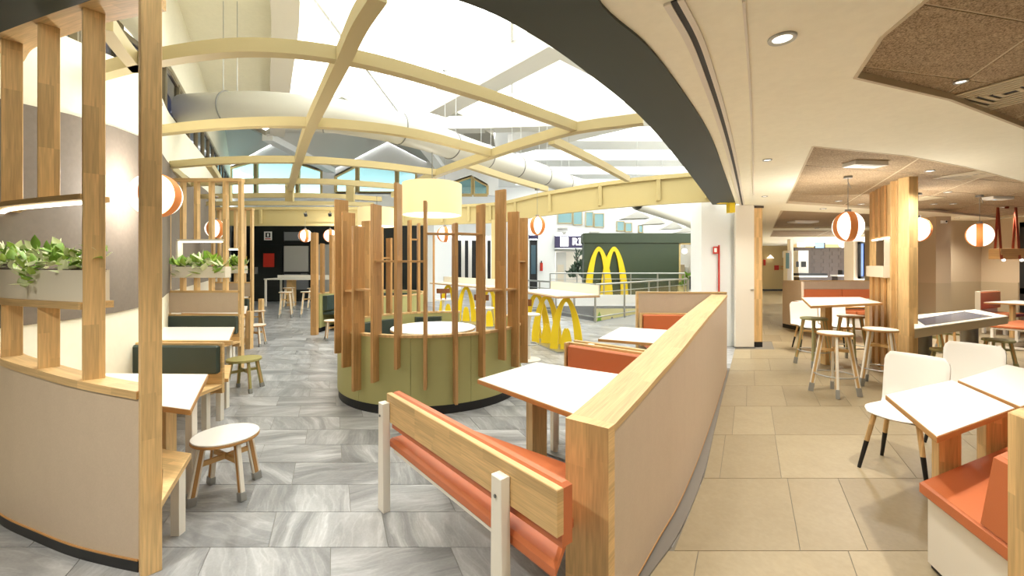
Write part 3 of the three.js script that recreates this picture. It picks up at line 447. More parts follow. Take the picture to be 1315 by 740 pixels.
// ================================================================== NEAR SLATTED SCREEN ON THE CURVED PARTITION
{
  const foot = [[-3.44, 2.78], fl(0, 672), fl(50, 697), fl(95, 715), fl(145, 728), fl(178, 735)], Ht = (t, q) => lerp(0.90, 0.99, clamp((-1.9 - q[0]) / 1.27, 0, 1.3));
  const s = thing('slatted_screen', 'curved beige partition with tall oak posts and planter niche beside white stool', 'screen', fl(95, 715));
  partW(s, 'panel', runWall(foot, 0.0, 0.09, 0.06, Ht, 40), 'laminate', { label: 'beige laminate panel' });
  partW(s, 'plinth', runWall(foot, -0.004, 0.08, 0, 0.06, 40), 'black'); partW(s, 'bottom_edge', runWall(foot, -0.006, 0.09, 0.058, 0.066, 40), 'oakEdge');
  partW(s, 'sill', runWall(foot, -0.012, 0.10, (t, q) => Ht(t, q) - 0.002, (t, q) => Ht(t, q) + 0.04, 40), 'oak');
  partW(s, 'top_rail', runWall(foot, -0.03, 0.14, 3.0, 3.06, 40), 'oak');
  const q = planCurve(foot, 200), find = (px) => { let b = 0; q.forEach((p, i) => { if (Math.abs(CX + p[0] * F / p[1] - px) < Math.abs(CX + q[b][0] * F / q[b][1] - px)) b = i; }); return b; };
  const post = (px, y0, y1, w = 0.09, d = 0.055, nm = 'post') => { const i = find(px - 13), p = q[i], r = q[Math.min(200, i + 3)], l = q[Math.max(0, i - 3)], a = Math.atan2(r[1] - l[1], r[0] - l[0]); return partW(s, nm, turned(box(w, y1 - y0, d, 0, 0, 0, 0.004), 0.86, p[0] - Math.sin(a) * 0.05, y0, -(p[1] + Math.cos(a) * 0.05)), 'oak', { long: 1 }); };
  const topAt = (px) => { const p = q[find(px)]; return Ht(0, p) + 0.04; };
  post(13, topAt(13), 1.36); post(61, topAt(61), 1.36); post(13, 1.98, 3.0); post(61, 1.98, 3.0); post(119, topAt(119), 3.0);
  partW(s, 'corner_post', turned(box(0.086, 3.04, 0.09, 0, 0, 0, 0.004), 0.82, xz(193, 2.2)[0], 0, -2.2), 'oak', { long: 1 });
  const nf = foot.slice(0, 4).concat([q[find(106)].slice(0, 2)]); nf.splice(3, 1);
  partW(s, 'niche_top', runWall(nf, -0.01, 0.12, 1.955, 1.985, 30), 'oak'); partW(s, 'niche_floor', runWall(nf, -0.01, 0.14, 1.355, 1.395, 30), 'oak');
  const led = partW(s, 'light_strip', runWall(nf, 0.03, 0.05, 1.938, 1.954, 30), 'ledGlow', { label: 'glowing light strip' });
  const pl = thing('planter_box', 'cream planter trough in the near slatted screen under the light strip', 'planter', [q[find(50)][0], q[find(50)][1], 1.395]);
  partW(pl, 'trough', runWall(nf, 0.0, 0.12, 1.396, 1.57, 30), 'creamTop'); partW(pl, 'soil', runWall(nf, 0.015, 0.105, 1.56, 1.575, 30), 'soil');
  const i0 = find(-30), i1 = find(104);
  const plant = thing('variegated_plant', 'leafy variegated plant filling the planter trough of the near screen', 'plant', [q[find(50)][0], q[find(50)][1], 1.575]);
  for (let k = 0; k < 280; k++) { const p = q[Math.round(lerp(i0, i1, rnd()))], dn = rnd(), trail = k < 26; const m = new THREE.Mesh(leafGeo, [MAT.leafA, MAT.leafB, MAT.leafB, MAT.leafC][Math.floor(rnd() * 4)]); const cx = trail ? q[find(rr(28, 46))] : p; lit(m); m.name = 'leaf';
    const y = trail ? rr(-0.11, 0.03) : rr(0.0, 0.10) + 0.03 * Math.sin(p[0] * 13); m.position.set(cx[0] + (trail ? 0.02 : 0.02 + dn * 0.05) - plant.position.x, y, -(cx[1] + (trail ? -0.03 : dn * 0.09)) - plant.position.z); m.rotation.set(rr(-1.3, 0.5) + (trail ? 1.8 : 0), rr(0, 6.28), rr(-0.7, 0.7), 'YXZ'); m.scale.setScalar(rr(0.55, 1.0)); plant.add(m); }
  const mid = q[find(50)], L = new THREE.RectAreaLight(WARM, LAMP.led, 0.62, 0.03); L.position.set(mid[0] + 0.02, 1.93, -(mid[1] + 0.04)); L.rotation.set(-Math.PI / 2, 0, -0.34, 'YXZ'); L.rotation.y = 0.34; scene.add(L);
}
// ================================================================== LONG LOW PARTITION
{
  const Ht = ipz([[1.8, 0.88], [1.87, 0.89], [2.15, 0.931], [2.41, 0.971], [2.71, 1.02], [3.2, 1.073], [3.91, 1.11], [4.77, 1.133], [6.26, 1.15]]), t = thing('low_partition', 'long beige low partition with oak cap separating the orange booths from the tiled aisle', 'partition', [1.06, 2.71]);
  partW(t, 'panel', runWall(wallFoot, 0.0, 0.2, 0.03, (u, q) => Ht(u, q) - 0.03, 60), 'laminate', { label: 'beige laminate face' });
  partW(t, 'plinth', runWall(wallFoot, 0.006, 0.19, 0, 0.03, 60), 'black'); partW(t, 'bottom_edge', runWall(wallFoot, -0.003, 0.02, 0.028, 0.034, 60), 'oakEdge');
  partW(t, 'cap', runWall(wallFoot, -0.006, 0.206, (u, q) => Ht(u, q) - 0.032, Ht, 60), 'oakPale');
  const e = [[0.412, 1.82], [0.452, 1.873]]; partW(t, 'end_post', runWall(e, -0.006, 0.206, 0, 0.891, 2), 'oak');
  const sp = [[1.93, 6.42], [3.25, 6.36]]; const e2 = thing('end_partition', 'beige cross partition with oak edge behind the last orange booth', 'partition', [2.6, 6.42]);
  partW(e2, 'panel', runWall(sp, 0, 0.07, 0, 1.16, 2), 'laminate'); partW(e2, 'cap', runWall(sp, -0.006, 0.076, 1.16, 1.185, 2), 'oakPale'); partW(e2, 'edge_strip', runWall([[1.905, 6.421], [1.93, 6.42]], -0.004, 0.074, 0, 1.185, 1), 'oak');
}
// ================================================================== BOOTH FURNITURE
const along = (p, u, s, n = [0, 0], d = 0) => [p[0] + u[0] * s + n[0] * d, p[1] + u[1] * s + n[1] * d];
function tableFrom(quad, label, opt = {}) {                 // laminate top with a ply edge on given corners
  const H = opt.h ?? 0.75, c = centre(quad), t = thing(opt.name ?? 'booth_table', label, 'table', c, 0, opt.group);
  const inset = quad.map((p) => [lerp(p[0], c[0], 0.012), lerp(p[1], c[1], 0.012)]);
  partW(t, 'tabletop', prism(inset, H - 0.004, H, 0.0015), opt.top ?? 'whiteTop'); partW(t, 'edge_band', prism(quad, H - 0.034, H - 0.004, 0.002), opt.edge ?? 'oakEdge', { label: 'wood coloured table edge' });
  for (const [x, z, w, d, m, a] of opt.legs ?? []) partW(t, 'leg', turned(box(w, H - 0.034, d, 0, 0, 0, 0.004), a ?? 0.5, x, 0, -z), m ?? 'oak', { long: 1 });
  for (const [a, b] of opt.feet ?? []) partW(t, 'foot_bar', bar([a[0], 0.012, -a[1]], [b[0], 0.012, -b[1]], 0.06, 0.02), 'greyMetal');
  return t;
}
// near orange bench with its oak back towards the viewer
{
  const L = [-0.80, 2.80], R = [0.196, 1.60], len = Math.hypot(R[0] - L[0], R[1] - L[1]), u = [(R[0] - L[0]) / len, (R[1] - L[1]) / len], n = [-u[1], u[0]];
  const b = thing('orange_bench', 'orange upholstered bench with oak back board and white posts beside the drum booth', 'bench', centre([L, R]));
  const pb = (name, s0, s1, d0, d1, y0, y1, m, bev = 0.004) => partW(b, name, prism([along(L, u, s0, n, d0), along(L, u, s1, n, d0), along(L, u, s1, n, d1), along(L, u, s0, n, d1)], y0, y1, bev), m, { ang: Math.atan2(u[1], u[0]) });
  pb('back_board', 0, len, -0.035, 0.0, 0.57, 0.752, 'oak', 0.003);
  pb('back_cushion', 0.0, len - 0.01, 0.002, 0.06, 0.5, 0.755, 'orange', 0.014);
  const seatPlan = [along(L, u, 0, n, -0.02), [0.165, 1.60], [0.27, 1.90], [0.40, 2.12], [0.44, 2.34], along(L, u, 0.12, n, 0.47), along(L, u, 0, n, 0.44)]; partW(b, 'seat_cushion', prism(seatPlan, 0.385, 0.455, 0.018), 'orange'); pb('seat_frame', 0.03, len - 0.4, 0.0, 0.40, 0.355, 0.387, 'whitePaint', 0.003);
  for (const s of [0.02, 1.25]) { const p0 = along(L, u, s, n, -0.062), a = Math.atan2(u[1], u[0]); partW(b, 'post', turned(upright([[-0.043, 0], [0.043, 0], [0.034, 0.70], [-0.034, 0.70]], 0.05, 0.003), a, p0[0], 0, -p0[1]), 'whitePaint'); partW(b, 'rear_leg', turned(box(0.05, 0.36, 0.05), a, along(L, u, s, n, 0.42)[0], 0, -along(L, u, s, n, 0.42)[1]), 'whitePaint'); partW(b, 'bolt', turned(disc(0.008, 0, 0.004, 10).rotateX(Math.PI / 2), a, p0[0] - n[0] * 0.028, 0.62, -(p0[1] - n[1] * 0.028)), 'greyMetal'); }
}
tableFrom([at(613, 487, 0.75), at(688, 465, 0.75), [0.86, 3.25], [0.40, 2.34]], 'white booth table between the near orange bench and the low partition', { legs: [[0.20, 3.42, 0.14, 0.10, 'oak', 0.5], [0.36, 3.6, 0.05, 0.05, 'whitePaint', 0.5]], feet: [[[0.1, 3.2], [0.5, 3.05]], [[0.25, 3.6], [0.6, 3.3]]] });
tableFrom([at(768, 435, 0.75), at(797, 420, 0.75), [2.2, 5.4], [1.66, 4.5]], 'white booth table between the second orange bench and the last one', { legs: [[1.72, 5.0, 0.12, 0.10, 'oak', 0.5]] });
function backBench(name, label, A, B, cm, o = {}) {         // bench seen from its seat side: cushion from A to B in a wooden frame, seat in front
  const len = Math.hypot(B[0] - A[0], B[1] - A[1]), u = [(B[0] - A[0]) / len, (B[1] - A[1]) / len], n = [u[1] * (o.flip ?? 1), -u[0] * (o.flip ?? 1)], t = thing(name, label, 'bench', centre([A, B]));
  const pb = (nm, s0, s1, d0, d1, y0, y1, m, bev = 0.003) => partW(t, nm, prism([along(A, u, s0, n, d0), along(A, u, s1, n, d0), along(A, u, s1, n, d1), along(A, u, s0, n, d1)], y0, y1, bev), m, { ang: Math.atan2(u[1], u[0]) });
  const e = o.ends ?? 0.02;
  pb('back_cushion', e, len - e, 0.0, 0.055, o.y0 ?? 0.555, o.y1 ?? 0.825, cm, 0.014); pb('back_frame', 0, len, -0.03, 0.0, 0.36, (o.y1 ?? 0.825) + 0.02, o.wood ?? 'oak');
  pb('end_stile', -0.02, 0, -0.03, 0.06, 0.38, (o.y1 ?? 0.825) + 0.02, o.wood ?? 'oak');
  if (o.rail !== false) { pb('rear_rail', -0.02, len, -0.15, -0.11, 0.80, (o.y1 ?? 0.825) + 0.02, o.wood ?? 'oak'); pb('bracket', 0.16, 0.22, -0.115, -0.03, (o.y1 ?? 0.825), (o.y1 ?? 0.825) + 0.012, 'whitePaint'); }
  pb(o.seatSoft ? 'seat_cushion' : 'seat', o.s0 ?? 0, len, 0.0, o.deep ?? 0.5, o.seatSoft ? 0.39 : 0.415, 0.45, o.seat ?? 'oak', o.seatSoft ? 0.014 : 0.003);
  for (const s of [0.1, len - 0.1]) for (const d of [0.08, (o.deep ?? 0.5) - 0.08]) { const p = along(A, u, s, n, d); partW(t, 'leg', box(0.05, 0.415, 0.05, p[0], 0, -p[1]), 'whitePaint'); }
  return t;
}
backBench('orange_bench', 'orange upholstered bench with oak rails behind the first orange booth table', at(731, 442, 0.825), [1.22, 3.53], 'orange', { seat: 'orange', seatSoft: true, deep: 0.45 });
backBench('orange_bench', 'orange upholstered bench against the beige cross partition', [1.955, 6.36], [2.78, 6.30], 'orange', { seat: 'orange', seatSoft: true, deep: 0.45, rail: false, y1: 0.85 });
// green booths along the left wall
const wl_ = (z) => wallX(z) + 0.03;
tableFrom([[-1.88, 2.46], [-2.36, 3.27], [wl_(3.3), 3.3], [-3.0, 2.8]], 'white booth table behind the near slatted screen', { legs: [[-2.56, 3.1, 0.10, 0.10, 'oak', 0], [-2.25, 2.95, 0.05, 0.05, 'whitePaint', 0]] });
tableFrom([at(294.8, 437, 0.75), at(301.6, 420, 0.75), [wl_(5.74), 5.74], [wl_(4.73), 4.73]], 'white booth table in the second green booth', { legs: [[-3.75, 5.2, 0.1, 0.1, 'oak', 0]] });
tableFrom([at(316, 403, 0.75), at(318, 393, 0.75), [wl_(9.0), 9.0], [wl_(7.4), 7.4]], 'white booth table in the third green booth', { legs: [[-5.0, 8.0, 0.1, 0.1, 'oak', 0]] });
tableFrom([at(318, 384, 0.75), at(320, 379, 0.75), [wl_(11.6), 11.6], [wl_(10.3), 10.3]], 'white booth table in the farthest green booth', { legs: [[-6.5, 10.9, 0.1, 0.1, 'oak', 0]] });
{
  const pl = thing('oak_bench', 'plain oak bench seat end beside the near slatted screen', 'bench', [-2.3, 2.45]);
  partW(pl, 'seat', prism([[-1.70, 2.04], [-1.957, 2.566], [-2.9, 2.82], [-2.75, 2.64], [-1.96, 2.36]], 0.415, 0.45, 0.003), 'oak', { ang: -0.25 }); for (const [x, z] of [[-1.985, 2.50], [-2.4, 2.62], [-2.7, 2.7]]) partW(pl, 'leg', box(0.05, 0.415, 0.05, x, 0, -z), 'whitePaint');
}
backBench('green_bench', 'oak bench with dark green back cushion behind the nearest booth table', [wl_(4.04), 4.08], [-2.79, 4.05], 'greenLeather', { flip: 1, deep: 0.7, rail: true });
{
  const pl = thing('oak_bench', 'plain oak bench seat backing onto the first dark green cushion', 'bench', [-3.4, 4.5]);
  partW(pl, 'seat', prism([[-2.86, 4.24], [-3.22, 4.82], [wl_(4.82), 4.85], [wl_(4.24), 4.26]], 0.415, 0.45, 0.003), 'oak', { ang: 0 }); for (const [x, z] of [[-3.0, 4.32], [-3.2, 4.7], [-3.9, 4.5]]) partW(pl, 'leg', box(0.05, 0.415, 0.05, x, 0, -z), 'whitePaint');
}
backBench('green_bench', 'oak bench with dark green back cushion under the second slatted screen', [wl_(6.4), 6.38], [-4.12, 6.36], 'greenLeather', { deep: 0.7, rail: false });
backBench('green_bench', 'oak bench with dark green back cushion under the third slatted screen', [wl_(9.6), 9.6], [-5.95, 9.55], 'greenLeather', { deep: 0.7, rail: false });
{ const pl = thing('oak_bench', 'plain oak bench seat in the third green booth', 'bench', [-4.8, 7.2]); partW(pl, 'seat', prism([[-4.35, 6.75], [-4.68, 7.35], [wl_(7.35), 7.35], [wl_(6.75), 6.75]], 0.415, 0.45, 0.003), 'oak'); for (const [x, z] of [[-4.55, 6.85], [-4.7, 7.25], [-5.2, 7]]) partW(pl, 'leg', box(0.05, 0.415, 0.05, x, 0, -z), 'whitePaint'); }
function farScreen(label, z, pxs, yTop, zone, np) {          // beige panel with slender posts, rail and a planter niche
  const x = (px) => xz(px, z)[0], x0 = x(pxs[0]), x1 = x(pxs.at(-1)), t = thing('slatted_screen', label, 'screen', [(x0 + x1) / 2, z]);
  partW(t, 'panel', box(x1 - x0, 0.31, 0.05, (x0 + x1) / 2, 0.86, -z - 0.05), 'laminate'); partW(t, 'panel_cap', box(x1 - x0, 0.03, 0.07, (x0 + x1) / 2, 1.17, -z - 0.05), 'oak'); partW(t, 'top_rail', box(x1 - x0 + 0.06, 0.05, 0.09, (x0 + x1) / 2, yTop, -z - 0.05), 'oak');
  pxs.forEach((px, i) => { const inN = i >= zone[0] && i < zone[1]; const end = i === 0 || i === pxs.length - 1; const seg = end ? [[0.0, yTop]] : inN ? [[1.2, 1.40], [1.98, yTop]] : [[1.2, yTop]]; for (const [a, b] of seg) partW(t, 'post', box(0.05, b - a, 0.07, x(px), a, -z - 0.05), 'oak', { long: 1 }); });
  const nx0 = x(pxs[zone[0]]) - 0.06, nx1 = x(pxs[zone[1]]); partW(t, 'niche_top', box(nx1 - nx0, 0.03, 0.1, (nx0 + nx1) / 2, 1.96, -z - 0.05), 'creamTop'); partW(t, 'niche_side', box(0.03, 0.56, 0.1, nx0, 1.40, -z - 0.05), 'creamTop'); partW(t, 'light_strip', box(nx1 - nx0 - 0.04, 0.018, 0.03, (nx0 + nx1) / 2, 1.94, -z - 0.03), 'ledGlow');
  const L = new THREE.RectAreaLight(WARM, LAMP.led * 0.8, nx1 - nx0 - 0.06, 0.03); L.position.set((nx0 + nx1) / 2, 1.93, -z - 0.03); L.rotation.x = -Math.PI / 2; scene.add(L);
  const b = thing('planter_box', `cream planter trough in ${np}`, 'planter', [(nx0 + nx1) / 2, z, 1.40]); partW(b, 'trough', box(nx1 - nx0 + 0.1, 0.17, 0.13, (nx0 + nx1) / 2, 1.40, -z - 0.03), 'creamTop'); partW(b, 'soil', box(nx1 - nx0, 0.01, 0.1, (nx0 + nx1) / 2, 1.568, -z - 0.03), 'soil');
  const p = thing('variegated_plant', `leafy green plant in the planter trough of ${np}`, 'plant', [(nx0 + nx1) / 2, z + 0.03, 1.575]);
  for (const [k, m] of [['leafA', 40], ['leafB', 40], ['leafC', 22]]) part(p, 'foliage', join(foliage(m, nx1 - nx0 + 0.1, 0.12, 0.17, 1.5, 0.18).map((q) => leafGeo.clone().applyMatrix4(q))), k);
}
farScreen('slender oak slatted screen over the second dark green cushion', 6.45, [212, 232, 250, 269, 287, 307], 2.88, [1, 4], 'the second slatted screen');
farScreen('slender oak slatted screen over the third dark green cushion', 9.7, [272, 280, 290, 301, 312, 322], 2.86, [2, 4], 'the third slatted screen');
one('wall_post', 'slim oak post against the taupe wall beside the round globe', 'post', box(0.06, 2.0, 0.06, xz(214, 6.9)[0], 1.2, -6.9), 'oak');
// ================================================================== STOOLS
function stool(name, label, [x, z], o) {
  const t = thing(name, label, 'stool', [x, z], o.turn ?? 0.3, o.group), h = o.h, r = o.r, R0 = r * 0.72, R1 = o.spread ?? r * 1.08;
  part(t, 'seat', disc(r - 0.002, h - 0.012, h, 40, 0.003), o.top); part(t, 'seat_edge', disc(r, h - 0.03, h - 0.012, 40, 0.003), o.edge ?? 'oakEdge');
  for (let k = 0; k < 4; k++) {
    const a = Math.PI / 4 + k * Math.PI / 2, p0 = [Math.cos(a) * R0, h - 0.028, Math.sin(a) * R0], p1 = [Math.cos(a) * R1, 0.0, Math.sin(a) * R1], cp = [lerp(p1[0], p0[0], 0.14), lerp(0, h, 0.14), lerp(p1[2], p0[2], 0.14)];
    const g = legGeo(p1, p0, o.lw ?? 0.045, o.ld ?? 0.026, a), l = part(t, 'leg', g, o.leg); part(l, 'edge_strip', legGeo(p1, p0, (o.lw ?? 0.045) * 0.5, (o.ld ?? 0.026) + 0.006, a), o.strip ?? 'oakEdge'); part(l, 'foot_cap', legGeo([p1[0], 0, p1[2]], cp, (o.lw ?? 0.045) + 0.006, (o.ld ?? 0.026) + 0.012, a), o.cap ?? 'footGrey');
  }
  const ys = o.brace ?? h * 0.62, f = ys / h, Rs = lerp(R1, R0, f);
  for (const k of [0, 1]) { const a = Math.PI / 4 + k * Math.PI / 2; part(t, 'stretcher', bar([Math.cos(a) * Rs, ys, Math.sin(a) * Rs], [-Math.cos(a) * Rs, ys, -Math.sin(a) * Rs], 0.022, 0.034), o.brc ?? o.leg); }
  if (o.ring) { const Rr = lerp(R1, R0, o.ring / h) - 0.0, g = new THREE.TorusGeometry(Rr, 0.009, 8, 40); g.rotateX(Math.PI / 2); g.translate(0, o.ring, 0); part(t, 'foot_ring', g, 'steel'); }
  return t;
}
function legGeo(p1, p0, w, d, a) { const g = bar(p1, p0, d, w, 0.003); return bar2(p1, p0, w, d, a); }
function bar2(p1, p0, w, d, a) {                             // a flat leg whose broad side faces along the circle's tangent
  const A = V3(...p1), B = V3(...p0), L = A.distanceTo(B), g = new RoundedBoxGeometry(w, L, d, 1, 0.003), y = B.clone().sub(A).normalize(), tz = V3(-Math.sin(a), 0, Math.cos(a)), x = y.clone().cross(tz).normalize(), z = x.clone().cross(y);
  g.applyMatrix4(new THREE.Matrix4().makeBasis(x, y, z)); g.translate((A.x + B.x) / 2, (A.y + B.y) / 2, (A.z + B.z) / 2); return g;
}
stool('low_stool', 'low white topped stool with grey foot caps beside the near oak bench', at(290, 557, 0.41), { h: 0.41, r: 0.205, top: 'whiteTop', leg: 'whitePaint', brc: 'birch', turn: 0.25, spread: 0.215, lw: 0.05 });
stool('low_stool', 'low round olive stool with grey foot caps beside the second booth', at(313.5, 460, 0.41), { h: 0.41, r: 0.197, top: 'oliveStool', edge: 'oliveStool', leg: 'oliveStool', strip: 'birch', brc: 'oliveStool', turn: 0.1 });
stool('low_stool', 'low round cream stool beside the third booth, closer to the olive stool', at(327, 417, 0.42), { h: 0.42, r: 0.197, top: 'creamTop', leg: 'creamTop', brc: 'birch', turn: 0.2 });
stool('low_stool', 'low round cream stool farthest along the green booths', at(330.5, 399, 0.42), { h: 0.42, r: 0.18, top: 'creamTop', leg: 'creamTop', brc: 'birch', turn: 0.5 });
stool('low_stool', 'low round cream stool at the open side of the rear drum booth', at(427, 411, 0.42), { h: 0.42, r: 0.17, top: 'creamTop', leg: 'creamTop', brc: 'birch', turn: 0.5 });
for (const [px, py, l] of [[367, 375, 'cream bar stool before the far high table, nearer the slatted screens'], [394.6, 374.5, 'cream bar stool before the far high table, nearer the rear drum'], [371, 369.5, 'cream bar stool behind the high table, beside its wooden leg'], [402, 370, 'cream bar stool behind the high table, half hidden by a drum board']]) stool('bar_stool', l, at(px, py, 0.78), { h: 0.78, r: 0.19, top: 'creamTop', leg: 'creamTop', brc: 'birch', strip: 'birch', ring: 0.25, brace: 0.55, turn: 0.4, spread: 0.24 });
{
  const t = thing('high_table', 'long white high table in front of the dark shopfront', 'table', [-8, 16.4]);
  partW(t, 'tabletop', box(3.2, 0.05, 0.8, -7.85, 1.02, -16.4, 0.004), 'whitePaint'); for (const [x, z] of [[-9.4, 16.05], [-9.2, 16.75]]) partW(t, 'leg', box(0.06, 1.02, 0.06, x, 0, -z), 'whitePaint'); partW(t, 'centre_leg', box(0.22, 1.02, 0.3, -8.6, 0, -16.4), 'birch'); partW(t, 'upstand', box(3.0, 0.12, 0.05, -7.8, 1.07, -16.7), 'whitePaint');
}
// ================================================================== DRUM BOOTHS
function drum(center, R, rimH, o) {
  const [cx, cz] = center, t = thing('drum_booth', o.label, 'booth', center);
  const ring = (r0, r1, y0, y1, a0, a1, m, nm, seg = 72) => { const pts = []; const g = new THREE.BufferGeometry(); const s = new THREE.Shape(); s.absarc(0, 0, r1, a0, a1, false); s.absarc(0, 0, r0, a1, a0, true); const e = new THREE.ExtrudeGeometry(s, { depth: y1 - y0, bevelEnabled: false, curveSegments: seg }); e.rotateX(-Math.PI / 2); e.translate(0, y0, 0); return part(t, nm, e, m); };
  const [a0, a1] = o.wall;                                    // plan angles, 0 to the right, counter-clockwise seen from above
  const n = o.panels ?? 8; for (let k = 0; k < n; k++) ring(R - 0.05, R, 0.10, rimH, lerp(a0, a1, k / n) + 0.002, lerp(a0, a1, (k + 1) / n) - 0.002, 'olive', 'wall_panel', 14);
  ring(R - 0.055, R + 0.012, rimH, rimH + 0.028, a0, a1, 'oak', 'rim'); ring(R - 0.06, R - 0.012, 0, 0.1, a0, a1, 'black', 'plinth');
  for (const [b0, b1] of o.cushions) { ring(R - 0.16, R - 0.055, 0.50, rimH - 0.05, b0, b1, 'greenLeather', 'back_cushion', 24); ring(R - 0.52, R - 0.06, 0.40, 0.46, b0, b1, o.seatMat ?? 'greenLeather', 'seat', 24); ring(R - 0.47, R - 0.43, 0.0, 0.40, b0, b1, 'laminate', 'seat_front', 24); }
  return { t, ring };
}
const D1 = [(556 - CX) * 5.62 / F, 5.62], R1_ = 1.18;
{
  const { t } = drum(D1, R1_, 0.825, { label: 'olive drum booth ringed with tall oak boards and a round white table', wall: [Math.PI * 0.44, Math.PI * 2.2], panels: 10, cushions: [[Math.PI * 0.74, Math.PI * 1.0], [Math.PI * 0.52, Math.PI * 0.64]] });
  const hit = (px, far, Rr) => { const dx = (px - CX) / F, a = dx * dx + 1, b = -2 * (dx * D1[0] + D1[1]), c = D1[0] * D1[0] + D1[1] * D1[1] - Rr * Rr, q = b * b - 4 * a * c, s = q < 0 ? -b / (2 * a) : (-b + (far ? 1 : -1) * Math.sqrt(q)) / (2 * a); return [dx * s, s]; };
  const boards = [[439, 257, 453, 0], [448, 273, 471, 0], [460.5, 291, 501, 0], [483.5, 263, 490, 0], [511.5, 236, 473, 0], [546.5, 259, 499, 0], [584, 287, 522, 0], [617, 263, 484, 0], [642.5, 244, 462, 0], [659, 272, 471, 0], [670, 280, 466, 0],
    [470.5, 284, 420, 1], [500, 306, 415, 1], [526, 283, 410, 1], [537.5, 287, 410, 1], [488, 292, 410, 1], [557, 300, 405, 1]];
  const spots = boards.map(([px, y0, y1, far]) => { const p = hit(px, far, R1_ + 0.02), dx = p[0] - D1[0], dz = p[1] - D1[1], a = Math.atan2(dz, dx), q = [D1[0] + Math.cos(a) * (R1_ + 0.025), D1[1] + Math.sin(a) * (R1_ + 0.025)]; partW(t, 'board', turned(box(0.15, hy(y0, q[1]) - Math.max(0.12, hy(y1, q[1])), 0.034, 0, 0, 0, 0.003), a, q[0], Math.max(0.12, hy(y1, q[1])), -q[1]), 'oakDark', { long: 1 }); return [q, a]; });
  const shelf = (i, j, y) => { const [p, a] = spots[i], [q, b] = spots[j]; partW(t, 'shelf', bar([p[0], y, -p[1]], [q[0], y, -q[1]], 0.10, 0.022), 'oakDark'); };
  shelf(1, 2, hy(370, 5.2)); shelf(2, 3, hy(370, 4.9)); shelf(3, 4, hy(336, 4.7)); shelf(4, 5, hy(336, 4.55)); shelf(5, 6, hy(301, 4.5)); shelf(6, 7, hy(301, 4.6)); shelf(7, 8, hy(372, 4.9)); shelf(8, 9, hy(371, 5.1)); shelf(9, 10, hy(336, 5.4)); shelf(11, 15, 1.9); shelf(15, 12, 1.7); shelf(13, 14, 2.0);
  const T = thing('round_table', 'round white table inside the olive drum booth', 'table', [-1.07, 5.72]); part(T, 'tabletop', disc(0.565, 0.735, 0.752, 56, 0.004), 'whiteTop'); part(T, 'edge_band', disc(0.568, 0.718, 0.735, 56, 0.003), 'oakEdge'); part(T, 'column', disc(0.05, 0.02, 0.72, 20), 'whitePaint'); part(T, 'base', disc(0.3, 0, 0.02, 32), 'whitePaint');
  const C2 = [-3.35, 10.1], R2 = 1.25, { t: t2 } = drum(C2, R2, 0.9, { label: 'olive drum booth with dark green cushions standing behind the nearer drum', wall: [-Math.PI * 0.35, Math.PI * 1.04], panels: 7, cushions: [[Math.PI * 0.1, Math.PI * 1.0]], seatMat: 'greenLeather' });
  for (const [px, y0, y1] of [[404, 300, 431], [414, 313, 377], [426, 302, 377], [440, 296, 377], [452, 300, 376], [470, 300, 376]]) { const dx = (px - CX) / F, z = px < 410 ? 9.6 : 10.1 + Math.sqrt(Math.max(0, R2 * R2 - Math.pow(dx * 11 - C2[0], 2))); partW(t2, 'board', box(px < 410 ? 0.13 : 0.07, hy(y0, z) - hy(y1, z), 0.12, dx * z, Math.max(0, hy(y1, z)), -z, 0.003), 'oakDark', { long: 1 }); }
}
function shadeLamp(label, px, z, y0, y1, r) {
  const [x] = xz(px, z), h0 = hy(y1, z), h1 = hy(y0, z), t = thing('drum_pendant', label, 'pendant lamp', [x, z, h0]);
  part(t, 'shade', lathe([[r, 0], [r, h1 - h0], [r - 0.006, h1 - h0], [r - 0.006, 0.0], [r, 0]], 56), 'shade', { label: 'cream fabric shade' });
  part(t, 'diffuser', disc(r - 0.008, 0.012, 0.02, 48), 'glow', { label: 'lit white diffuser' }); part(t, 'top_plate', disc(r - 0.008, h1 - h0 - 0.03, h1 - h0 - 0.02, 48), 'shade'); part(t, 'cord', rod([0, h1 - h0 - 0.02, 0], [0, 3.1 - h0, 0], 0.006, 6), 'greyMetal');
  const L = new THREE.RectAreaLight(WARM, LAMP.shade, r * 1.5, r * 1.5); L.position.set(x, h0 - 0.01, -z); L.rotation.x = -Math.PI / 2; scene.add(L); return t;
}
shadeLamp('large cream drum shade pendant over the olive drum booth', 555, 5.62, 237, 277, 0.392);
shadeLamp('cream drum shade pendant over the rear drum booth', 484, 9.2, 268, 291, 0.4);
globeLamp(200, 251, 3.86, 0.2, 0.95, 'white globe pendant with orange band behind the near corner post');
globeLamp(277, 294, 9.2, 0.2, 0.6, 'white globe pendant with orange bands behind the second slatted screen');
globeLamp(392, 303, 12.2, 0.185, 0.3, 'white globe pendant beside the rear drum booth, nearer the dark door');
globeLamp(424, 303, 12.2, 0.185, 0.05, 'white globe pendant over the rear drum booth boards');
globeLamp(571, 301, 10.3, 0.19, 0.25, 'white globe pendant seen between the drum boards over the yellow table');
globeLamp(690, 290, 8.3, 0.185, 0.75, 'white globe pendant with orange band in front of the mall fascia');

for (const [px, py, l] of [[290, 256, 'tiny black spotlight on the pergola over the second screen'], [393, 276, 'tiny black spotlight under the pergola, nearer the black door'], [424, 276, 'tiny black spotlight under the pergola over the rear drum'], [586, 243, 'tiny black spotlight on the pergola beside the cream shade']]) { const [x, z] = at(px, py, HP - 0.1), t = thing('spot_lamp', l, 'spotlight', [x, z, HP - 0.14]); part(t, 'head', disc(0.045, 0, 0.09, 14).rotateX(0.5), 'black'); part(t, 'bracket', box(0.015, 0.1, 0.015, 0, 0.05, 0), 'black'); }
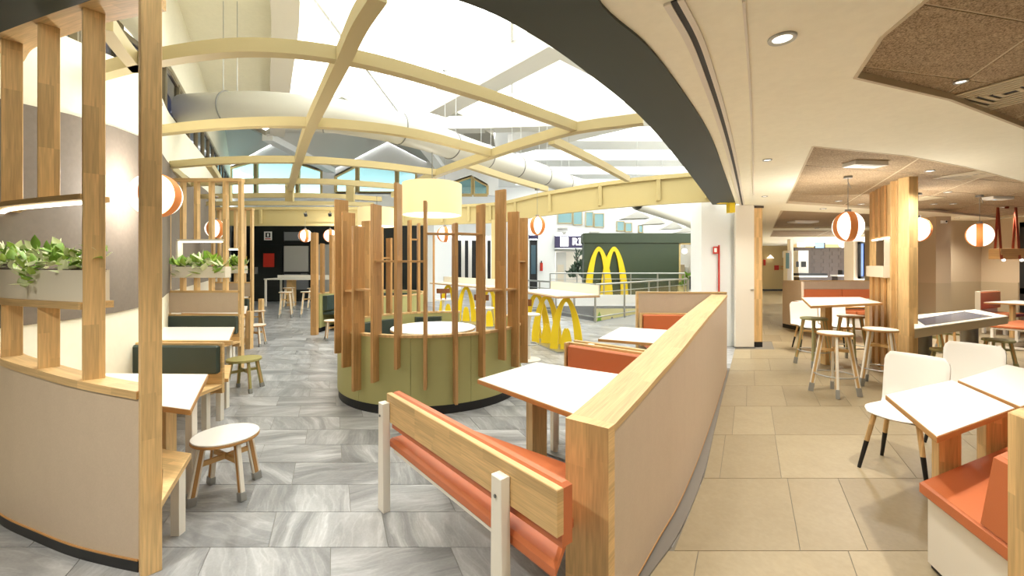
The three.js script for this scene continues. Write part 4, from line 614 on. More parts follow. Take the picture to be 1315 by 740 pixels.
// ================================================================== RESTAURANT FURNITURE (tiled side)
// wooden slat divider with lit niche
{
  const A = [5.40, 5.82], B = [6.02, 7.02], t = thing('wood_divider', 'tall oak board divider with lit niche standing at the high table', 'divider', centre([A, B])), top = 2.83, a = Math.atan2(B[1] - A[1], B[0] - A[0]);
  const pos = (s) => [lerp(A[0], B[0], s), lerp(A[1], B[1], s)];
  const bd = (s, y0, y1, w = 0.15, d = 0.05, m = 'oak') => { const p = pos(s); partW(t, 'board', turned(box(w, y1 - y0, d, 0, 0, 0, 0.004), a, p[0], y0, -p[1]), m, { long: 1 }); };
  { const p = xz(1166, 5.75); partW(t, 'end_post', box(0.125, top, 0.16, p[0], 0, -p[1], 0.004), 'oak', { long: 1 }); }
  bd(0.14, 0, top, 0.06, 0.15); bd(0.14, 0, top, 0.16); for (const s of [0.36, 0.58, 0.80]) { bd(s, 0, 1.40, 0.2); bd(s, 2.02, top, 0.2); } bd(0.99, 0, top, 0.16);
  bd(0.36, 1.40, 2.02, 0.03, 0.14, 'creamTop'); for (const s of [0.47, 0.69, 0.9]) { const p = pos(s); partW(t, 'cover_board', turned(box(0.16, 1.40, 0.03, 0, 0, 0, 0.003), a, p[0] - 0.05, 0, -p[1]), 'oakDark', { long: 1 }); partW(t, 'cover_board', turned(box(0.16, top - 2.02, 0.03, 0, 0, 0, 0.003), a, p[0] - 0.05, 2.02, -p[1]), 'oakDark', { long: 1 }); }
  partW(t, 'niche_trough', turned(box(0.86, 0.17, 0.16, 0, 0, 0, 0.003), a, pos(0.6)[0] - 0.04, 1.41, -pos(0.6)[1]), 'creamTop'); partW(t, 'light_strip', turned(box(0.8, 0.02, 0.03), a, pos(0.6)[0] - 0.04, 1.985, -pos(0.6)[1]), 'ledGlow'); partW(t, 'top_plate', turned(box(1.42, 0.03, 0.2), a, pos(0.5)[0], top - 0.01, -pos(0.5)[1]), 'whitePaint');
  const L = new THREE.RectAreaLight(WARM, LAMP.led, 0.8, 0.04); L.position.set(pos(0.6)[0] - 0.04, 1.97, -pos(0.6)[1]); L.rotation.set(-Math.PI / 2, 0, 0); scene.add(L);
}
// high table with two wooden legs
{
  const q = [at(1029, 382, 1.05), [5.92, 7.15], [5.36, 6.08], at(1041, 393, 1.05)], t = thing('high_table', 'cream high table with oak legs butting against the oak divider', 'table', centre(q)), c = centre(q);
  partW(t, 'tabletop', prism(q.map((p) => [lerp(p[0], c[0], 0.015), lerp(p[1], c[1], 0.015)]), 1.046, 1.05, 0.001), 'creamTop'); partW(t, 'edge_band', prism(q, 1.015, 1.046, 0.002), 'oakEdge');
  for (const [px, py] of [[1061, 468], [1118, 460]]) { const p = fl(px, py); partW(t, 'leg', box(0.11, 0.93, 0.11, p[0], 0.0, -p[1], 0.004), 'oak', { long: 1 }); partW(t, 'leg_cap', box(0.13, 0.09, 0.13, p[0], 0.925, -p[1], 0.004), 'greyMetal'); }
}
for (const [px, py, l, o] of [[1072, 427, 'cream bar stool with grey foot caps at the near corner of the high table', { top: 'creamTop', leg: 'whitePaint', turn: 0.25 }], [1130.5, 422, 'cream bar stool standing right beside the oak divider', { top: 'creamTop', leg: 'whitePaint', turn: 0.75 }], [1092.5, 405, 'greyish bar stool behind the cream stools under the high table', { top: 'creamTop', leg: 'sage', turn: 0.35 }], [1045, 408, 'olive bar stool at the aisle end of the high table', { top: 'sage', edge: 'sage', leg: 'sage', turn: 0.1 }]])
  stool('bar_stool', l, at(px, py, 0.76), { h: 0.76, r: 0.185, ring: 0.24, brace: 0.54, brc: 'birch', strip: 'birch', spread: 0.245, lw: 0.048, ...o });
// banquette with beige partition behind the high table
{
  const x0 = xz(1008, 10.7)[0], x1 = 9.6, t = thing('banquette', 'long orange banquette with beige partition behind the high table', 'banquette', [(x0 + x1) / 2, 10.5]), w = x1 - x0, cx = (x0 + x1) / 2;
  partW(t, 'partition', box(w, 1.18, 0.08, cx, 0, -10.72), 'laminate'); partW(t, 'partition_cap', box(w, 0.02, 0.1, cx, 1.18, -10.72), 'oakPale'); partW(t, 'end_board', box(0.06, 1.2, 0.7, x0 + 0.0, 0, -10.4), 'laminate'); partW(t, 'end_foot', box(0.064, 0.1, 0.7, x0, 0, -10.39), 'black');
  const s = (w - 0.1) / 2; for (const k of [0, 1]) { partW(t, 'back_cushion', soft(s - 0.01, 0.46, 0.09, x0 + 0.08 + s * (k + 0.5), 0.52, -10.62, 0.02), 'orange'); partW(t, 'seat_cushion', soft(s - 0.01, 0.10, 0.5, x0 + 0.08 + s * (k + 0.5), 0.38, -10.36, 0.03), 'orange'); }
  partW(t, 'base', box(w - 0.1, 0.38, 0.4, cx, 0, -10.42), 'whitePaint');
}
tableFrom([at(1019, 386, 0.76), at(1090, 386, 0.76), [7.9, 8.5], [6.35, 8.4]], 'white dining table between banquette and high table', { h: 0.76, name: 'dining_table', legs: [[7.0, 8.9, 0.08, 0.08, 'oak', 0]] });
// white shell chairs
function shellChair(label, [x, z], turn, o = {}) {
  const t = thing('shell_chair', label, 'chair', [x, z], turn), W = o.w ?? 0.43, nu = 14, nv = 22, pos = [], idx = [];
  const prof = (v) => { if (v < 0.45) { const s = v / 0.45; return [0.20 - 0.40 * s, 0.445 + 0.012 * Math.cos(s * 3) - (s < 0.12 ? (0.12 - s) * 0.22 : 0)]; } const s = (v - 0.45) / 0.55, a = Math.min(1, s / 0.28); return [-0.20 - 0.055 * Math.sin(a * 1.57) - 0.07 * Math.max(0, s - 0.28), 0.445 + 0.07 * (1 - Math.cos(a * 1.57)) + 0.42 * Math.max(0, s - 0.14)]; };
  for (let j = 0; j <= nv; j++) for (let i = 0; i <= nu; i++) { const v = j / nv, u = i / nu * 2 - 1, [pz, py] = prof(v); let hw = W / 2 * (v < 0.45 ? 0.93 + 0.07 * Math.sin(v * 5) : 1); const end = Math.min(1, Math.min(v, 1 - v) / 0.09); hw *= Math.sqrt(1 - Math.pow(1 - end, 2) * 0.32); const dish = 0.02 * u * u; pos.push(u * hw, py + (v < 0.45 ? dish : 0), -pz - (v >= 0.45 ? dish * 1.4 : 0) * 1); idx.push([i, j]); }
  const front = new THREE.BufferGeometry(), I = []; for (let j = 0; j < nv; j++) for (let i = 0; i < nu; i++) { const a = j * (nu + 1) + i; I.push(a, a + 1, a + nu + 2, a, a + nu + 2, a + nu + 1); }
  front.setAttribute('position', new THREE.Float32BufferAttribute(pos, 3)); front.setIndex(I); front.computeVertexNormals();
  // thickness: a second skin offset along the normals, closed round the rim
  const n = front.attributes.normal, N = pos.length / 3, P2 = [...pos]; for (let k = 0; k < N; k++) P2.push(pos[3 * k] - n.getX(k) * 0.012, pos[3 * k + 1] - n.getY(k) * 0.012, pos[3 * k + 2] - n.getZ(k) * 0.012);
  const I2 = [...I]; for (let k = 0; k < I.length; k += 3) I2.push(N + I[k], N + I[k + 2], N + I[k + 1]); const rim = []; for (let i = 0; i <= nu; i++) rim.push(i); for (let j = 1; j <= nv; j++) rim.push(j * (nu + 1) + nu); for (let i = nu - 1; i >= 0; i--) rim.push(nv * (nu + 1) + i); for (let j = nv - 1; j > 0; j--) rim.push(j * (nu + 1));
  for (let k = 0; k < rim.length; k++) { const a = rim[k], b = rim[(k + 1) % rim.length]; I2.push(a, N + b, b, a, N + a, N + b); }
  const g = new THREE.BufferGeometry(); g.setAttribute('position', new THREE.Float32BufferAttribute(P2, 3)); g.setIndex(I2); g.computeVertexNormals(); part(t, 'shell', g, 'whiteTop', { label: 'moulded white shell' });
  for (const [sx, sz] of [[-1, -1], [1, -1], [-1, 1], [1, 1]]) { const p0 = [sx * 0.13, 0.43, sz * 0.13], p1 = [sx * 0.2, 0, sz * 0.21], m = [lerp(p1[0], p0[0], 0.5), lerp(0, 0.43, 0.5), lerp(p1[2], p0[2], 0.5)]; const l = part(t, 'leg', tape(p0, m, 0.018, 0.016), 'oak'); part(l, 'dipped_tip', tape(m, p1, 0.0163, 0.012), 'black', { label: 'black dipped leg tip' }); }
  part(t, 'seat_mount', box(0.28, 0.012, 0.28, 0, 0.418, 0), 'greyMetal'); return t;
}
function tape(a, b, r0, r1) { const A = V3(...a), B = V3(...b), g = new THREE.CylinderGeometry(r0, r1, A.distanceTo(B), 12); g.applyQuaternion(new THREE.Quaternion().setFromUnitVectors(V3(0, 1, 0), A.clone().sub(B).normalize())); g.translate((A.x + B.x) / 2, (A.y + B.y) / 2, (A.z + B.z) / 2); return g; }
shellChair('white shell chair with black tipped legs at the single white table', [3.02, 3.25], -1.05 + Math.PI, { w: 0.40 });
shellChair('white shell chair pulled up behind the second white table', [4.0, 3.72], -1.05 + Math.PI, { w: 0.40 });
shellChair('white shell chair between banquette and high table, nearer the aisle', xz(1038, 7.9), -0.3 + Math.PI, { w: 0.46 });
shellChair('white shell chair between banquette and high table, nearer the oak divider', xz(1075, 8.0), -0.3 + Math.PI, { w: 0.46 });
tableFrom([at(1137, 507, 0.75), at(1222.5, 488, 0.75), at(1304, 524, 0.75), at(1203, 561, 0.75)], 'white dining table with oak leg in front of the orange corner bench', { name: 'dining_table', edge: 'oakEdge', legs: [[2.53, 2.45, 0.10, 0.08, 'oak', -0.4], [2.85, 2.78, 0.05, 0.05, 'oak', -0.4]] });
tableFrom([at(1230, 488, 0.75), at(1293, 468, 0.75), [4.15, 3.05], at(1311, 522.5, 0.75)], 'white dining table beside the second shell chair', { name: 'dining_table', edge: 'oakEdge', legs: [[3.15, 2.75, 0.12, 0.10, 'oak', -0.4]] });
// corner bench in the foreground
{
  const A = [2.16, 2.23], u = [0.914, 0.405], n = [-0.15, -0.55], t = thing('corner_bench', 'orange corner bench on white plinth beside oak post', 'bench', [2.4, 2.0]);
  const pt = (s, d) => [A[0] + u[0] * s + n[0] * d, A[1] + u[1] * s + n[1] * d];
  partW(t, 'seat_cushion', prism([pt(0, 0), pt(1.6, 0), pt(1.6, 1), pt(0, 1)], 0.385, 0.455, 0.012), 'orange'); partW(t, 'base', prism([pt(0.05, 0.05), pt(1.55, 0.05), pt(1.55, 0.95), pt(0.05, 0.95)], 0.03, 0.385), 'whitePaint'); partW(t, 'plinth', prism([pt(0.07, 0.07), pt(1.53, 0.07), pt(1.53, 0.93), pt(0.07, 0.93)], 0, 0.03), 'black');
  const bk = prism([pt(0.0, 0.70), pt(1.6, 0.70), pt(1.6, 0.96), pt(0.0, 0.96)], 0.45, 0.80, 0.015); { const p = bk.attributes.position; for (let i = 0; i < p.count; i++) if (p.getY(i) > 0.6) { p.setX(i, p.getX(i) + n[0] * 0.12); p.setZ(i, p.getZ(i) - n[1] * 0.12); } bk.computeVertexNormals(); } partW(t, 'back_cushion', bk, 'orange');
  const q = (s, d) => pt(s, d), o = thing('end_partition', 'oak ended low partition behind the orange corner bench', 'partition', pt(0.6, 1.15)); partW(o, 'post', prism([q(-0.09, 1.02), q(0.03, 1.02), q(0.03, 1.26), q(-0.09, 1.26)], 0, 1.03, 0.004), 'oak', { long: 1 }); partW(o, 'panel', prism([q(0.03, 1.04), q(1.6, 1.04), q(1.6, 1.22), q(0.03, 1.22)], 0.0, 1.0), 'laminate'); partW(o, 'cap', prism([q(0.031, 1.03), q(1.6, 1.03), q(1.6, 1.24), q(0.031, 1.24)], 1.0, 1.03), 'oakPale');
}
// interactive table
{
  const q = [at(1174, 422.5, 0.8), at(1295, 406, 0.8), at(1252, 397.4, 0.8), at(1174, 404.7, 0.8)], c = centre(q), t = thing('touch_table', 'white edged touch screen table on two steel columns behind the low stools', 'table', c);
  partW(t, 'tabletop', prism(q, 0.785, 0.8, 0.003), 'creamTop'); partW(t, 'apron', prism(q.map((p) => [lerp(p[0], c[0], 0.006), lerp(p[1], c[1], 0.006)]), 0.68, 0.785), 'ceilTrim'); partW(t, 'touch_screen', prism([at(1188, 418, 0.803), at(1275, 406.3, 0.803), at(1238, 400, 0.803), at(1176, 410, 0.803)], 0.799, 0.803), 'touchScreen', { label: 'dark glossy screen' });
  for (const [px, z, y] of [[1184.5, 6.22], [1244.5, 6.9]]) { const [x] = xz(px, z); partW(t, 'column', disc(0.105, 0.0, 0.68, 32).translate(x, 0, -z), 'greyMetal'); partW(t, 'column_foot', disc(0.16, 0, 0.02, 32).translate(x, 0, -z), 'greyMetal'); }
}
stool('low_stool', 'low pale olive stool beside the steel column of the touch table', at(1217, 449, 0.42), { h: 0.42, r: 0.185, top: 'paleOlive', edge: 'sage', leg: 'paleOlive', brc: 'sage', strip: 'sage', turn: 0.2, cap: 'paleOlive' });
stool('low_stool', 'low orange stool between the two olive stools', at(1251, 443, 0.42), { h: 0.42, r: 0.185, top: 'orangeStool', edge: 'orangeStool', leg: 'orangeStool', brc: 'orangeStool', strip: 'orangeStool', cap: 'orangeStool', turn: 0.5 });
stool('low_stool', 'low sage green stool at the free end of the touch table', at(1282, 436, 0.42), { h: 0.42, r: 0.185, top: 'sage', edge: 'sage', leg: 'sage', brc: 'sage', strip: 'birch', cap: 'sage', turn: 0.3 });
stool('low_stool', 'low dark stool behind the touch table between its columns', xz(1221, 8.1), { h: 0.42, r: 0.185, top: 'sage', edge: 'sage', leg: 'oakDark', brc: 'sage', turn: 0.3 });
stool('low_stool', 'low sage stool behind the touch table beside the oak divider', xz(1196, 7.8), { h: 0.42, r: 0.185, top: 'sage', edge: 'sage', leg: 'sage', brc: 'sage', turn: 0.6 });
// seating in the recess under the window
function sled(label, A, B, o = {}) { return backBench('orange_bench', label, A, B, 'orange', { seat: 'orange', seatSoft: true, rail: false, wood: 'creamTop', ...o }); }
sled('orange bench with back cushion against the recess wall', [10.95, 9.9], [11.95, 10.35], { y0: 0.55, y1: 0.95, deep: 0.5 });
tableFrom([[10.6, 9.45], [11.95, 9.95], [12.15, 9.3], [11.1, 8.75]], 'white table in the seating recess under the window', { h: 0.76, name: 'dining_table', legs: [[10.95, 9.2, 0.07, 0.07, 'oak', 0]] });
{
  const t = thing('orange_bench', 'orange cushioned white framed bench at the recess table', 'bench', [9.9, 7.9]);
  const q = [[9.15, 8.05], [10.5, 8.75], [10.9, 8.25], [9.55, 7.55]]; partW(t, 'seat_cushion', prism(q, 0.40, 0.45, 0.012), 'orange'); partW(t, 'seat_frame', prism(q.map((p) => [lerp(p[0], 10.0, 0.03), lerp(p[1], 8.15, 0.03)]), 0.37, 0.40), 'whitePaint');
  for (const p of q) { const x = lerp(p[0], 10.0, 0.08), z = lerp(p[1], 8.15, 0.08); partW(t, 'leg', box(0.05, 0.37, 0.05, x, 0, -z), 'whitePaint'); } partW(t, 'runner', bar([9.25, 0.04, -8.0], [9.6, 0.04, -7.62], 0.04, 0.04), 'whitePaint'); partW(t, 'runner', bar([10.4, 0.04, -8.65], [10.8, 0.04, -8.25], 0.04, 0.04), 'whitePaint');
}
// booths far behind the divider
for (const [px, z, l] of [[1181, 12.6, 'orange backed white bench behind the divider, farther row'], [1189, 11.4, 'orange backed white bench behind the divider, nearer row']]) { const [x] = xz(px, z); backBench('orange_bench', l, [x - 0.1, z + 0.2], [x + 0.6, z + 0.3], 'orange', { seat: 'orange', seatSoft: true, rail: false, wood: 'creamTop', y1: 0.95, deep: 0.45 }); }
tableFrom([xz(1172, 12.4), xz(1190, 12.6), xz(1190, 12.1), xz(1172, 12.0)], 'small white table between the far orange benches', { h: 0.76, name: 'dining_table', legs: [[11.9, 12.3, 0.06, 0.06, 'whitePaint', 0]] });
// hanging wooden swings with straps
function swing(label, px0, px1, z, y0, y1) {
  const [xa] = xz(px0, z), [xb] = xz(px1, z), h0 = hy(y1, z), h1 = hy(y0, z), cx = (xa + xb) / 2, t = thing('hanging_trough', label, 'hanging box', [cx, z, h0]);
  part(t, 'trough', box(xb - xa, h1 - h0, 0.22, 0, 0, 0, 0.006), 'oakDark'); for (const s of [-1, 1]) { const x = s * (xb - xa) * 0.36; part(t, 'strap', bar([x, HC + 0.02 - h0, 0], [x - 0.06, 0, 0.115], 0.05, 0.008, 0), 'strap'); part(t, 'strap', bar([x, HC + 0.02 - h0, 0], [x + 0.06, 0, -0.115], 0.05, 0.008, 0), 'strap'); part(t, 'ceiling_hook', disc(0.03, HC - h0, HC + 0.04 - h0, 12), 'strap'); const b = part(t, 'bulb', new THREE.SphereGeometry(0.03, 12, 10).translate(x, -0.02, 0.1), 'glow'); }
}
swing('wooden trough lamp hanging on red straps beside the tall window', 1277, 1309, 8.6, 319.5, 333);
swing('wooden trough lamp hanging on red straps behind the oak divider', 1171, 1196, 11.0, 325, 334.5);
globeLamp(1089, 291, 5.65, 0.2, 0.35, 'white globe pendant with orange band over the high table', 0.86);
globeLamp(1179, 295, 7.0, 0.2, -0.5, 'white globe pendant half hidden behind the oak divider', 0.84);
globeLamp(1258, 302, 7.2, 0.2, 0.0, 'white globe pendant with orange band in front of the recess wall', 0.86);
// ================================================================== CEILING FITTINGS
function downlight(label, px, py, r = 0.05, H = HC, power = 1) {
  const [x, z] = at(px, py, H), t = thing('downlight', label, 'downlight', [x, z, H - 0.012], 0, 'recessed ceiling downlights');
  part(t, 'trim_ring', lathe([[r * 0.72, 0.004], [r, 0], [r * 1.04, 0.006], [r * 1.04, 0.014], [r * 0.7, 0.014], [r * 0.72, 0.004]], 28), 'steel'); part(t, 'lamp_lens', disc(r * 0.7, 0.006, 0.013, 24, 0.001), 'glow');
  const s = new THREE.SpotLight(WARM, LAMP.down * power, 0, 1.15, 0.7); s.position.set(0, -0.02, 0); s.target.position.set(0, -2, 0); s.castShadow = true; s.shadow.radius = 2.0; t.add(s); t.add(s.target); return t;
}
downlight('large recessed downlight in the cream ceiling near the sliding track', 1004.5, 48.5, 0.062);
downlight('recessed downlight in the first tiled coffer beside the square diffuser', 1234, 104, 0.035, HC + 0.04, 2.2);
downlight('recessed downlight in the cream ceiling by the second coffer corner', 985.5, 205, 0.045, HC, 1.5);
downlight('recessed downlight in the cream ceiling by the exit lamp', 982, 252, 0.045);
for (const [px, py, l] of [[1194, 219, 'downlight in the second coffer right of the oak divider'], [1217, 246.5, 'downlight in the second coffer, beside the detector'], [1199, 262, 'downlight in the second coffer over the pillar'], [1288, 266, 'downlight in the second coffer over the window corner'], [1241, 275.5, 'downlight in the second coffer over the recess wall'], [1106, 262, 'downlight in the second coffer behind the globe'], [1077, 258, 'downlight in the second coffer left of the globe cord']]) downlight(l, px, py, 0.05, HC + 0.04, 1.3);
for (const [px, py, l] of [[1057, 268, 'downlight in the band between second and third coffer'], [1066, 284, 'downlight in the third coffer'], [1049, 293, 'downlight at the far edge of the third coffer'], [1052, 304.5, 'downlight over the far counter'], [1036, 285, 'downlight beside the far emergency lamp']]) downlight(l, px, py, 0.06, HC + (py > 280 && py < 292 ? 0.1 : 0), 2.2);
// downlights over the viewer's part of the room, outside the frame
for (const [x, z, l] of [[0.6, -0.6, 'downlight in the ceiling behind the viewer'], [2.4, -0.4, 'downlight in the ceiling behind the viewer, further right'], [4.6, 0.4, 'downlight in the ceiling beyond the corner bench'], [7.5, 2.4, 'downlight in the ceiling beyond the second dining table'], [-1.3, 0.45, 'downlight in the ceiling behind the dark beam'], [-2.6, 0.75, 'downlight in the ceiling facing the curved beige screen'], [-4.2, 1.1, 'downlight in the ceiling at the far end of the curved screen'], [0.9, 0.9, 'downlight in the ceiling over the low partition end'], [9.8, 4.4, 'downlight in the ceiling along the window wall']]) { const t = downlight(l, 0, 0, 0.06, HC, x < 0 && z > 0 ? 2.0 : 1); t.position.set(x, HC - 0.012, -z); }
for (const [x, z, l] of [[8.6, 8.2, 'downlight in the second coffer over the recess table'], [11.2, 7.4, 'downlight in the second coffer beside the tall window'], [10.9, 10.3, 'downlight washing the recess wall'], [11.9, 12.6, 'downlight over the far orange benches']]) { const t = downlight(l, 0, 0, 0.05, HC, 2.6); t.position.set(x, (x > 10.5 && z > 10 ? HC : HC + 0.04) - 0.012, -z); }
function diffuser(label, px, py, w, H, turn) {
  const [x, z] = at(px, py, H), t = thing('air_diffuser', label, 'air vent', [x, z, H - 0.012], turn);
  for (let k = 0; k < 6; k++) { const a = w * (1 - k * 0.16) / 2, f = a - 0.028; const s = new THREE.Shape([[-a, -a], [a, -a], [a, a], [-a, a]].map((p) => new THREE.Vector2(...p))); s.holes.push(new THREE.Path([[-f, -f], [f, -f], [f, f], [-f, f]].map((p) => new THREE.Vector2(...p)))); const g = new THREE.ExtrudeGeometry(s, { depth: 0.008, bevelEnabled: false }); g.rotateX(Math.PI / 2); g.translate(0, 0.008 + k * 0.001, 0); part(t, 'louvre_ring', g, 'ceilTrim'); }
  part(t, 'backing', box(w * 0.97, 0.002, w * 0.97, 0, 0.0105, 0), 'black'); return t;
}
diffuser('large square air diffuser in the first coffer', 1298, 118, 0.62, HC + 0.04, 0.35); diffuser('square air diffuser in the second coffer right of the divider', 1253, 224, 0.6, HC + 0.04, 0.3); diffuser('small square air diffuser just behind the oak divider', 1181, 255, 0.5, HC + 0.04, 0.3);
for (const [px, py, l, H, w] of [[1111, 208.5, 'white emergency lamp panel in the second coffer', HC + 0.04, 0.42], [1281, 253, 'white emergency lamp panel near the recess', HC + 0.04, 0.42], [1031, 284, 'white emergency lamp panel in the third coffer', HC + 0.04, 0.7]]) { const [x, z] = at(px, py, H), t = thing('emergency_lamp', l, 'lamp', [x, z, H - 0.05], 0.1); part(t, 'frame', box(w, 0.05, w * 0.42, 0, 0, 0, 0.006), 'whiteTop'); part(t, 'lamp_panel', box(w * 0.8, 0.006, w * 0.3, 0, -0.004, 0), 'sign'); part(t, 'indicator_light', box(0.03, 0.006, 0.03, -w * 0.2, -0.008, 0.02), 'screenGlow'); }
for (const [px, py, l] of [[1088, 232, 'brass ceiling rose with thin cord over the high table'], [1259, 253, 'brass ceiling rose with thin cord in front of the recess']]) { const [x, z] = at(px, py, HC + 0.04), t = thing('cord_rose', l, 'ceiling rose', [x, z, HC + 0.05]); part(t, 'rose', disc(0.05, 0, 0.05, 20), 'greyMetal'); part(t, 'cord', rod([0, 0, 0], [0.05, -0.12, 0], 0.004, 6), 'greyMetal'); }
{ const [x, z] = at(1216, 254, HC + 0.04), t = thing('smoke_detector', 'small white smoke detector in the second coffer', 'detector', [x, z, HC + 0.04]); part(t, 'body', disc(0.05, 0, 0.03, 24), 'whiteTop'); part(t, 'base', disc(0.06, 0.03, 0.06, 24), 'whiteTop'); }
{ const z = 7.4, [x] = xz(977, z), t = thing('exit_lamp', 'upright white exit lamp hanging from the cream ceiling', 'lamp', [x, z, hy(251, z)]); part(t, 'lamp_panel', box(0.05, 0.24, 0.3, 0, 0, 0, 0.004), 'glow'); part(t, 'bracket', box(0.05, 0.04, 0.3, 0, 0.24, 0), 'whiteTop'); }
{ const t = thing('ceiling_light_panel', 'row of warm lit ceiling panels over the far counter', 'ceiling light', [9.6, 15.4, HC + 0.09]); for (let k = 0; k < 9; k++) { part(t, 'lamp_panel', box(0.42, 0.012, 1.1, -0.2 + k * 0.52, -0.012, 0), 'glow'); } part(t, 'frame', box(5.0, 0.01, 1.4, 1.8, 0, 0), 'ceilTrim'); const L = new THREE.RectAreaLight(WARM, 5, 4.6, 1.1); L.position.set(1.8, -0.03, 0); L.rotation.x = -Math.PI / 2; t.add(L); }
// ================================================================== FAR END OF THE RESTAURANT
{
  const Z = 24, X = (px, z = Z) => xz(px, z)[0], Y = (py, z = Z) => hy(py, z), rect = (x0, x1, y0, y1, z, d = 0.06) => box(X(x1, z) - X(x0, z), Y(y0, z) - Y(y1, z), d, (X(x0, z) + X(x1, z)) / 2, Y(y1, z), -z);
  const k = thing('kitchen_wall', 'dark brown tiled kitchen wall behind the far counter', 'wall panel', [X(1054), Z]);
  partW(k, 'backing', rect(1019, 1092, 317, 372, 24.1, 0.05), 'black'); for (let r = 0; r < 9; r++) for (let c = 0; c < 6; c++) { const x0 = 1020 + c * 11.3 + (r % 2) * 3, y0 = 318 + r * 5; partW(k, 'wall_tile', rect(x0, x0 + 11, y0, y0 + 4.85, Z), 'brownTile'); }
  struct('wall_kitchen_head', rect(1014, 1120, 305, 318, 23.9, 0.1), 'corridor', 'pale band over the kitchen opening', { category: 'wall' });
  struct('pillar', rect(1090, 1102, 305, 372, 21, 0.6), 'wallBeige', 'beige pillar right of the kitchen', { category: 'pillar' });
  struct('pillar', rect(1013, 1017, 300, 375, 19, 0.2), 'offWhite', 'slim white pillar left of the kitchen', { category: 'pillar' });
  const cn = thing('service_counter', 'far service counter with black top and white stripe', 'counter', [X(1045, 22), 22]); partW(cn, 'top', rect(1022, 1058, 351, 354, 22, 0.5), 'black'); partW(cn, 'stripe', rect(1022, 1058, 354, 356, 21.9, 0.5), 'whiteTop'); partW(cn, 'body', rect(1023, 1056, 356, 379.27, 22, 0.45), 'brownTile');
  const c2 = thing('service_counter', 'small white topped counter beside the beige pillar', 'counter', [X(1078, 22), 22]); partW(c2, 'top', rect(1071, 1086, 353, 355, 22, 0.5), 'whiteTop'); partW(c2, 'body', rect(1072, 1085, 355, 379.27, 22, 0.4), 'brownTile'); partW(c2, 'machine', rect(1079, 1086, 347, 353, 22, 0.3), 'black');
  const fr = thing('white_cabinet', 'tall white cabinet with two small black screens in the kitchen', 'cabinet', [X(1029, 23), 23]); partW(fr, 'body', rect(1022, 1035, 322, 377.5, 23, 0.4), 'whiteTop'); partW(fr, 'screen', rect(1022.5, 1025.5, 336, 343, 22.78, 0.03), 'black'); partW(fr, 'screen', rect(1029, 1035, 336, 343, 22.78, 0.03), 'black');
  const m = thing('menu_screen', 'bluish menu screen over the far counter', 'screen', [X(1052, 22), 22, Y(319, 22)]); partW(m, 'frame', rect(1046, 1059, 311, 319.5, 22, 0.08), 'black'); partW(m, 'display_screen', rect(1047, 1058, 312, 318.5, 21.95, 0.02), 'screenGlow'); partW(m, 'bracket', rect(1052, 1053, 300, 311, 22, 0.04), 'black');
  const sg = thing('lit_sign', 'glowing white sign over the far counter', 'sign', [X(1035, 22), 22, Y(317, 22)]); partW(sg, 'lamp_panel', rect(1024, 1034, 311, 317, 22, 0.06), 'glow'); for (let i = 0; i < 5; i++) partW(sg, 'lamp_letter', rect(1035.5 + i * 2.2, 1037 + i * 2.2, 311.5 + (i % 2), 316, 22, 0.05), 'glow'); partW(sg, 'back_plate', rect(1023.5, 1046, 310, 317.5, 22.05, 0.03), 'corridor');
  const rl = thing('lit_sign', 'round glowing lamp over the far counter', 'lamp', [X(1082, 22), 22, Y(318, 22)]); partW(rl, 'lamp_lens', new THREE.SphereGeometry(0.17, 20, 14).translate(X(1082, 22), Y(314, 22), -22), 'glow'); partW(rl, 'mount', rect(1081, 1083, 300, 312, 22, 0.04), 'greyMetal');
  const kk = thing('order_kiosk', 'slim white ordering kiosk by the corridor', 'kiosk', [X(1011.5, 17), 17]); partW(kk, 'body', rect(1008.5, 1014, 322, 362, 17, 0.25), 'whiteTop'); partW(kk, 'screen', rect(1009.2, 1013.3, 325, 345, 16.86, 0.02), 'tealPane'); partW(kk, 'foot', rect(1009, 1014, 362, 390, 17, 0.2), 'greyMetal');
  const zc = 25.78, sc = thing('wall_sconce', 'small pink glowing sconce on the corridor wall', 'lamp', [X(988, zc), zc, Y(332, zc)]); partW(sc, 'lamp_shade', lathe([[0.02, 0.22], [0.2, 0.0], [0.19, 0], [0.01, 0.2]], 20).translate(X(988, zc), Y(332, zc), -zc + 0.1), 'globeGlow'); partW(sc, 'bracket', box(0.05, 0.1, 0.12, X(988, zc), Y(329, zc), -zc + 0.04), 'greyMetal');
  one('alarm_box', 'small red alarm box on the corridor wall', 'alarm', rect(980.5, 983, 333.5, 341, zc, 0.06), 'red'); one('hose_sign', 'red square fire sign on the corridor wall', 'sign', rect(994.5, 1000, 341, 347, zc, 0.03), 'red'); one('wall_notice', 'narrow grey notice high on the corridor wall', 'notice', rect(1005, 1009, 323, 331, zc, 0.03), 'sign');
  for (const [y, l] of [[342, 'upper thin orange handrail on the corridor wall'], [345.5, 'lower thin orange handrail on the corridor wall']]) one('hand_rail', l, 'handrail', rect(1003, 1009, y, y + 0.8, zc - 0.0, 0.08), 'orangeStool');
  let kx = 110; for (const [a, b, y0, y1, z] of [[1103, 1116.5, 311, 358, 20.5], [1193, 1202.5, 299, 366, 14.6]]) { const o = struct(`window_${kx++}`, join([rect(a, b, y0, y0 + 2, z, 0.14), rect(a, b, y1 - 3, y1, z, 0.14), rect(a, a + 1.6, y0, y1, z, 0.14), rect(b - 1, b, y0, y1, z, 0.14), rect((a + b) / 2 - 0.6, (a + b) / 2 + 0.6, y0, y1, z, 0.13)]), 'black', 'dark framed window with bluish glass far back', { category: 'window' }); part(o, 'pane', rect(a, b, y0, y1, z + 0.02, 0.02), 'frostBlue'); }
}
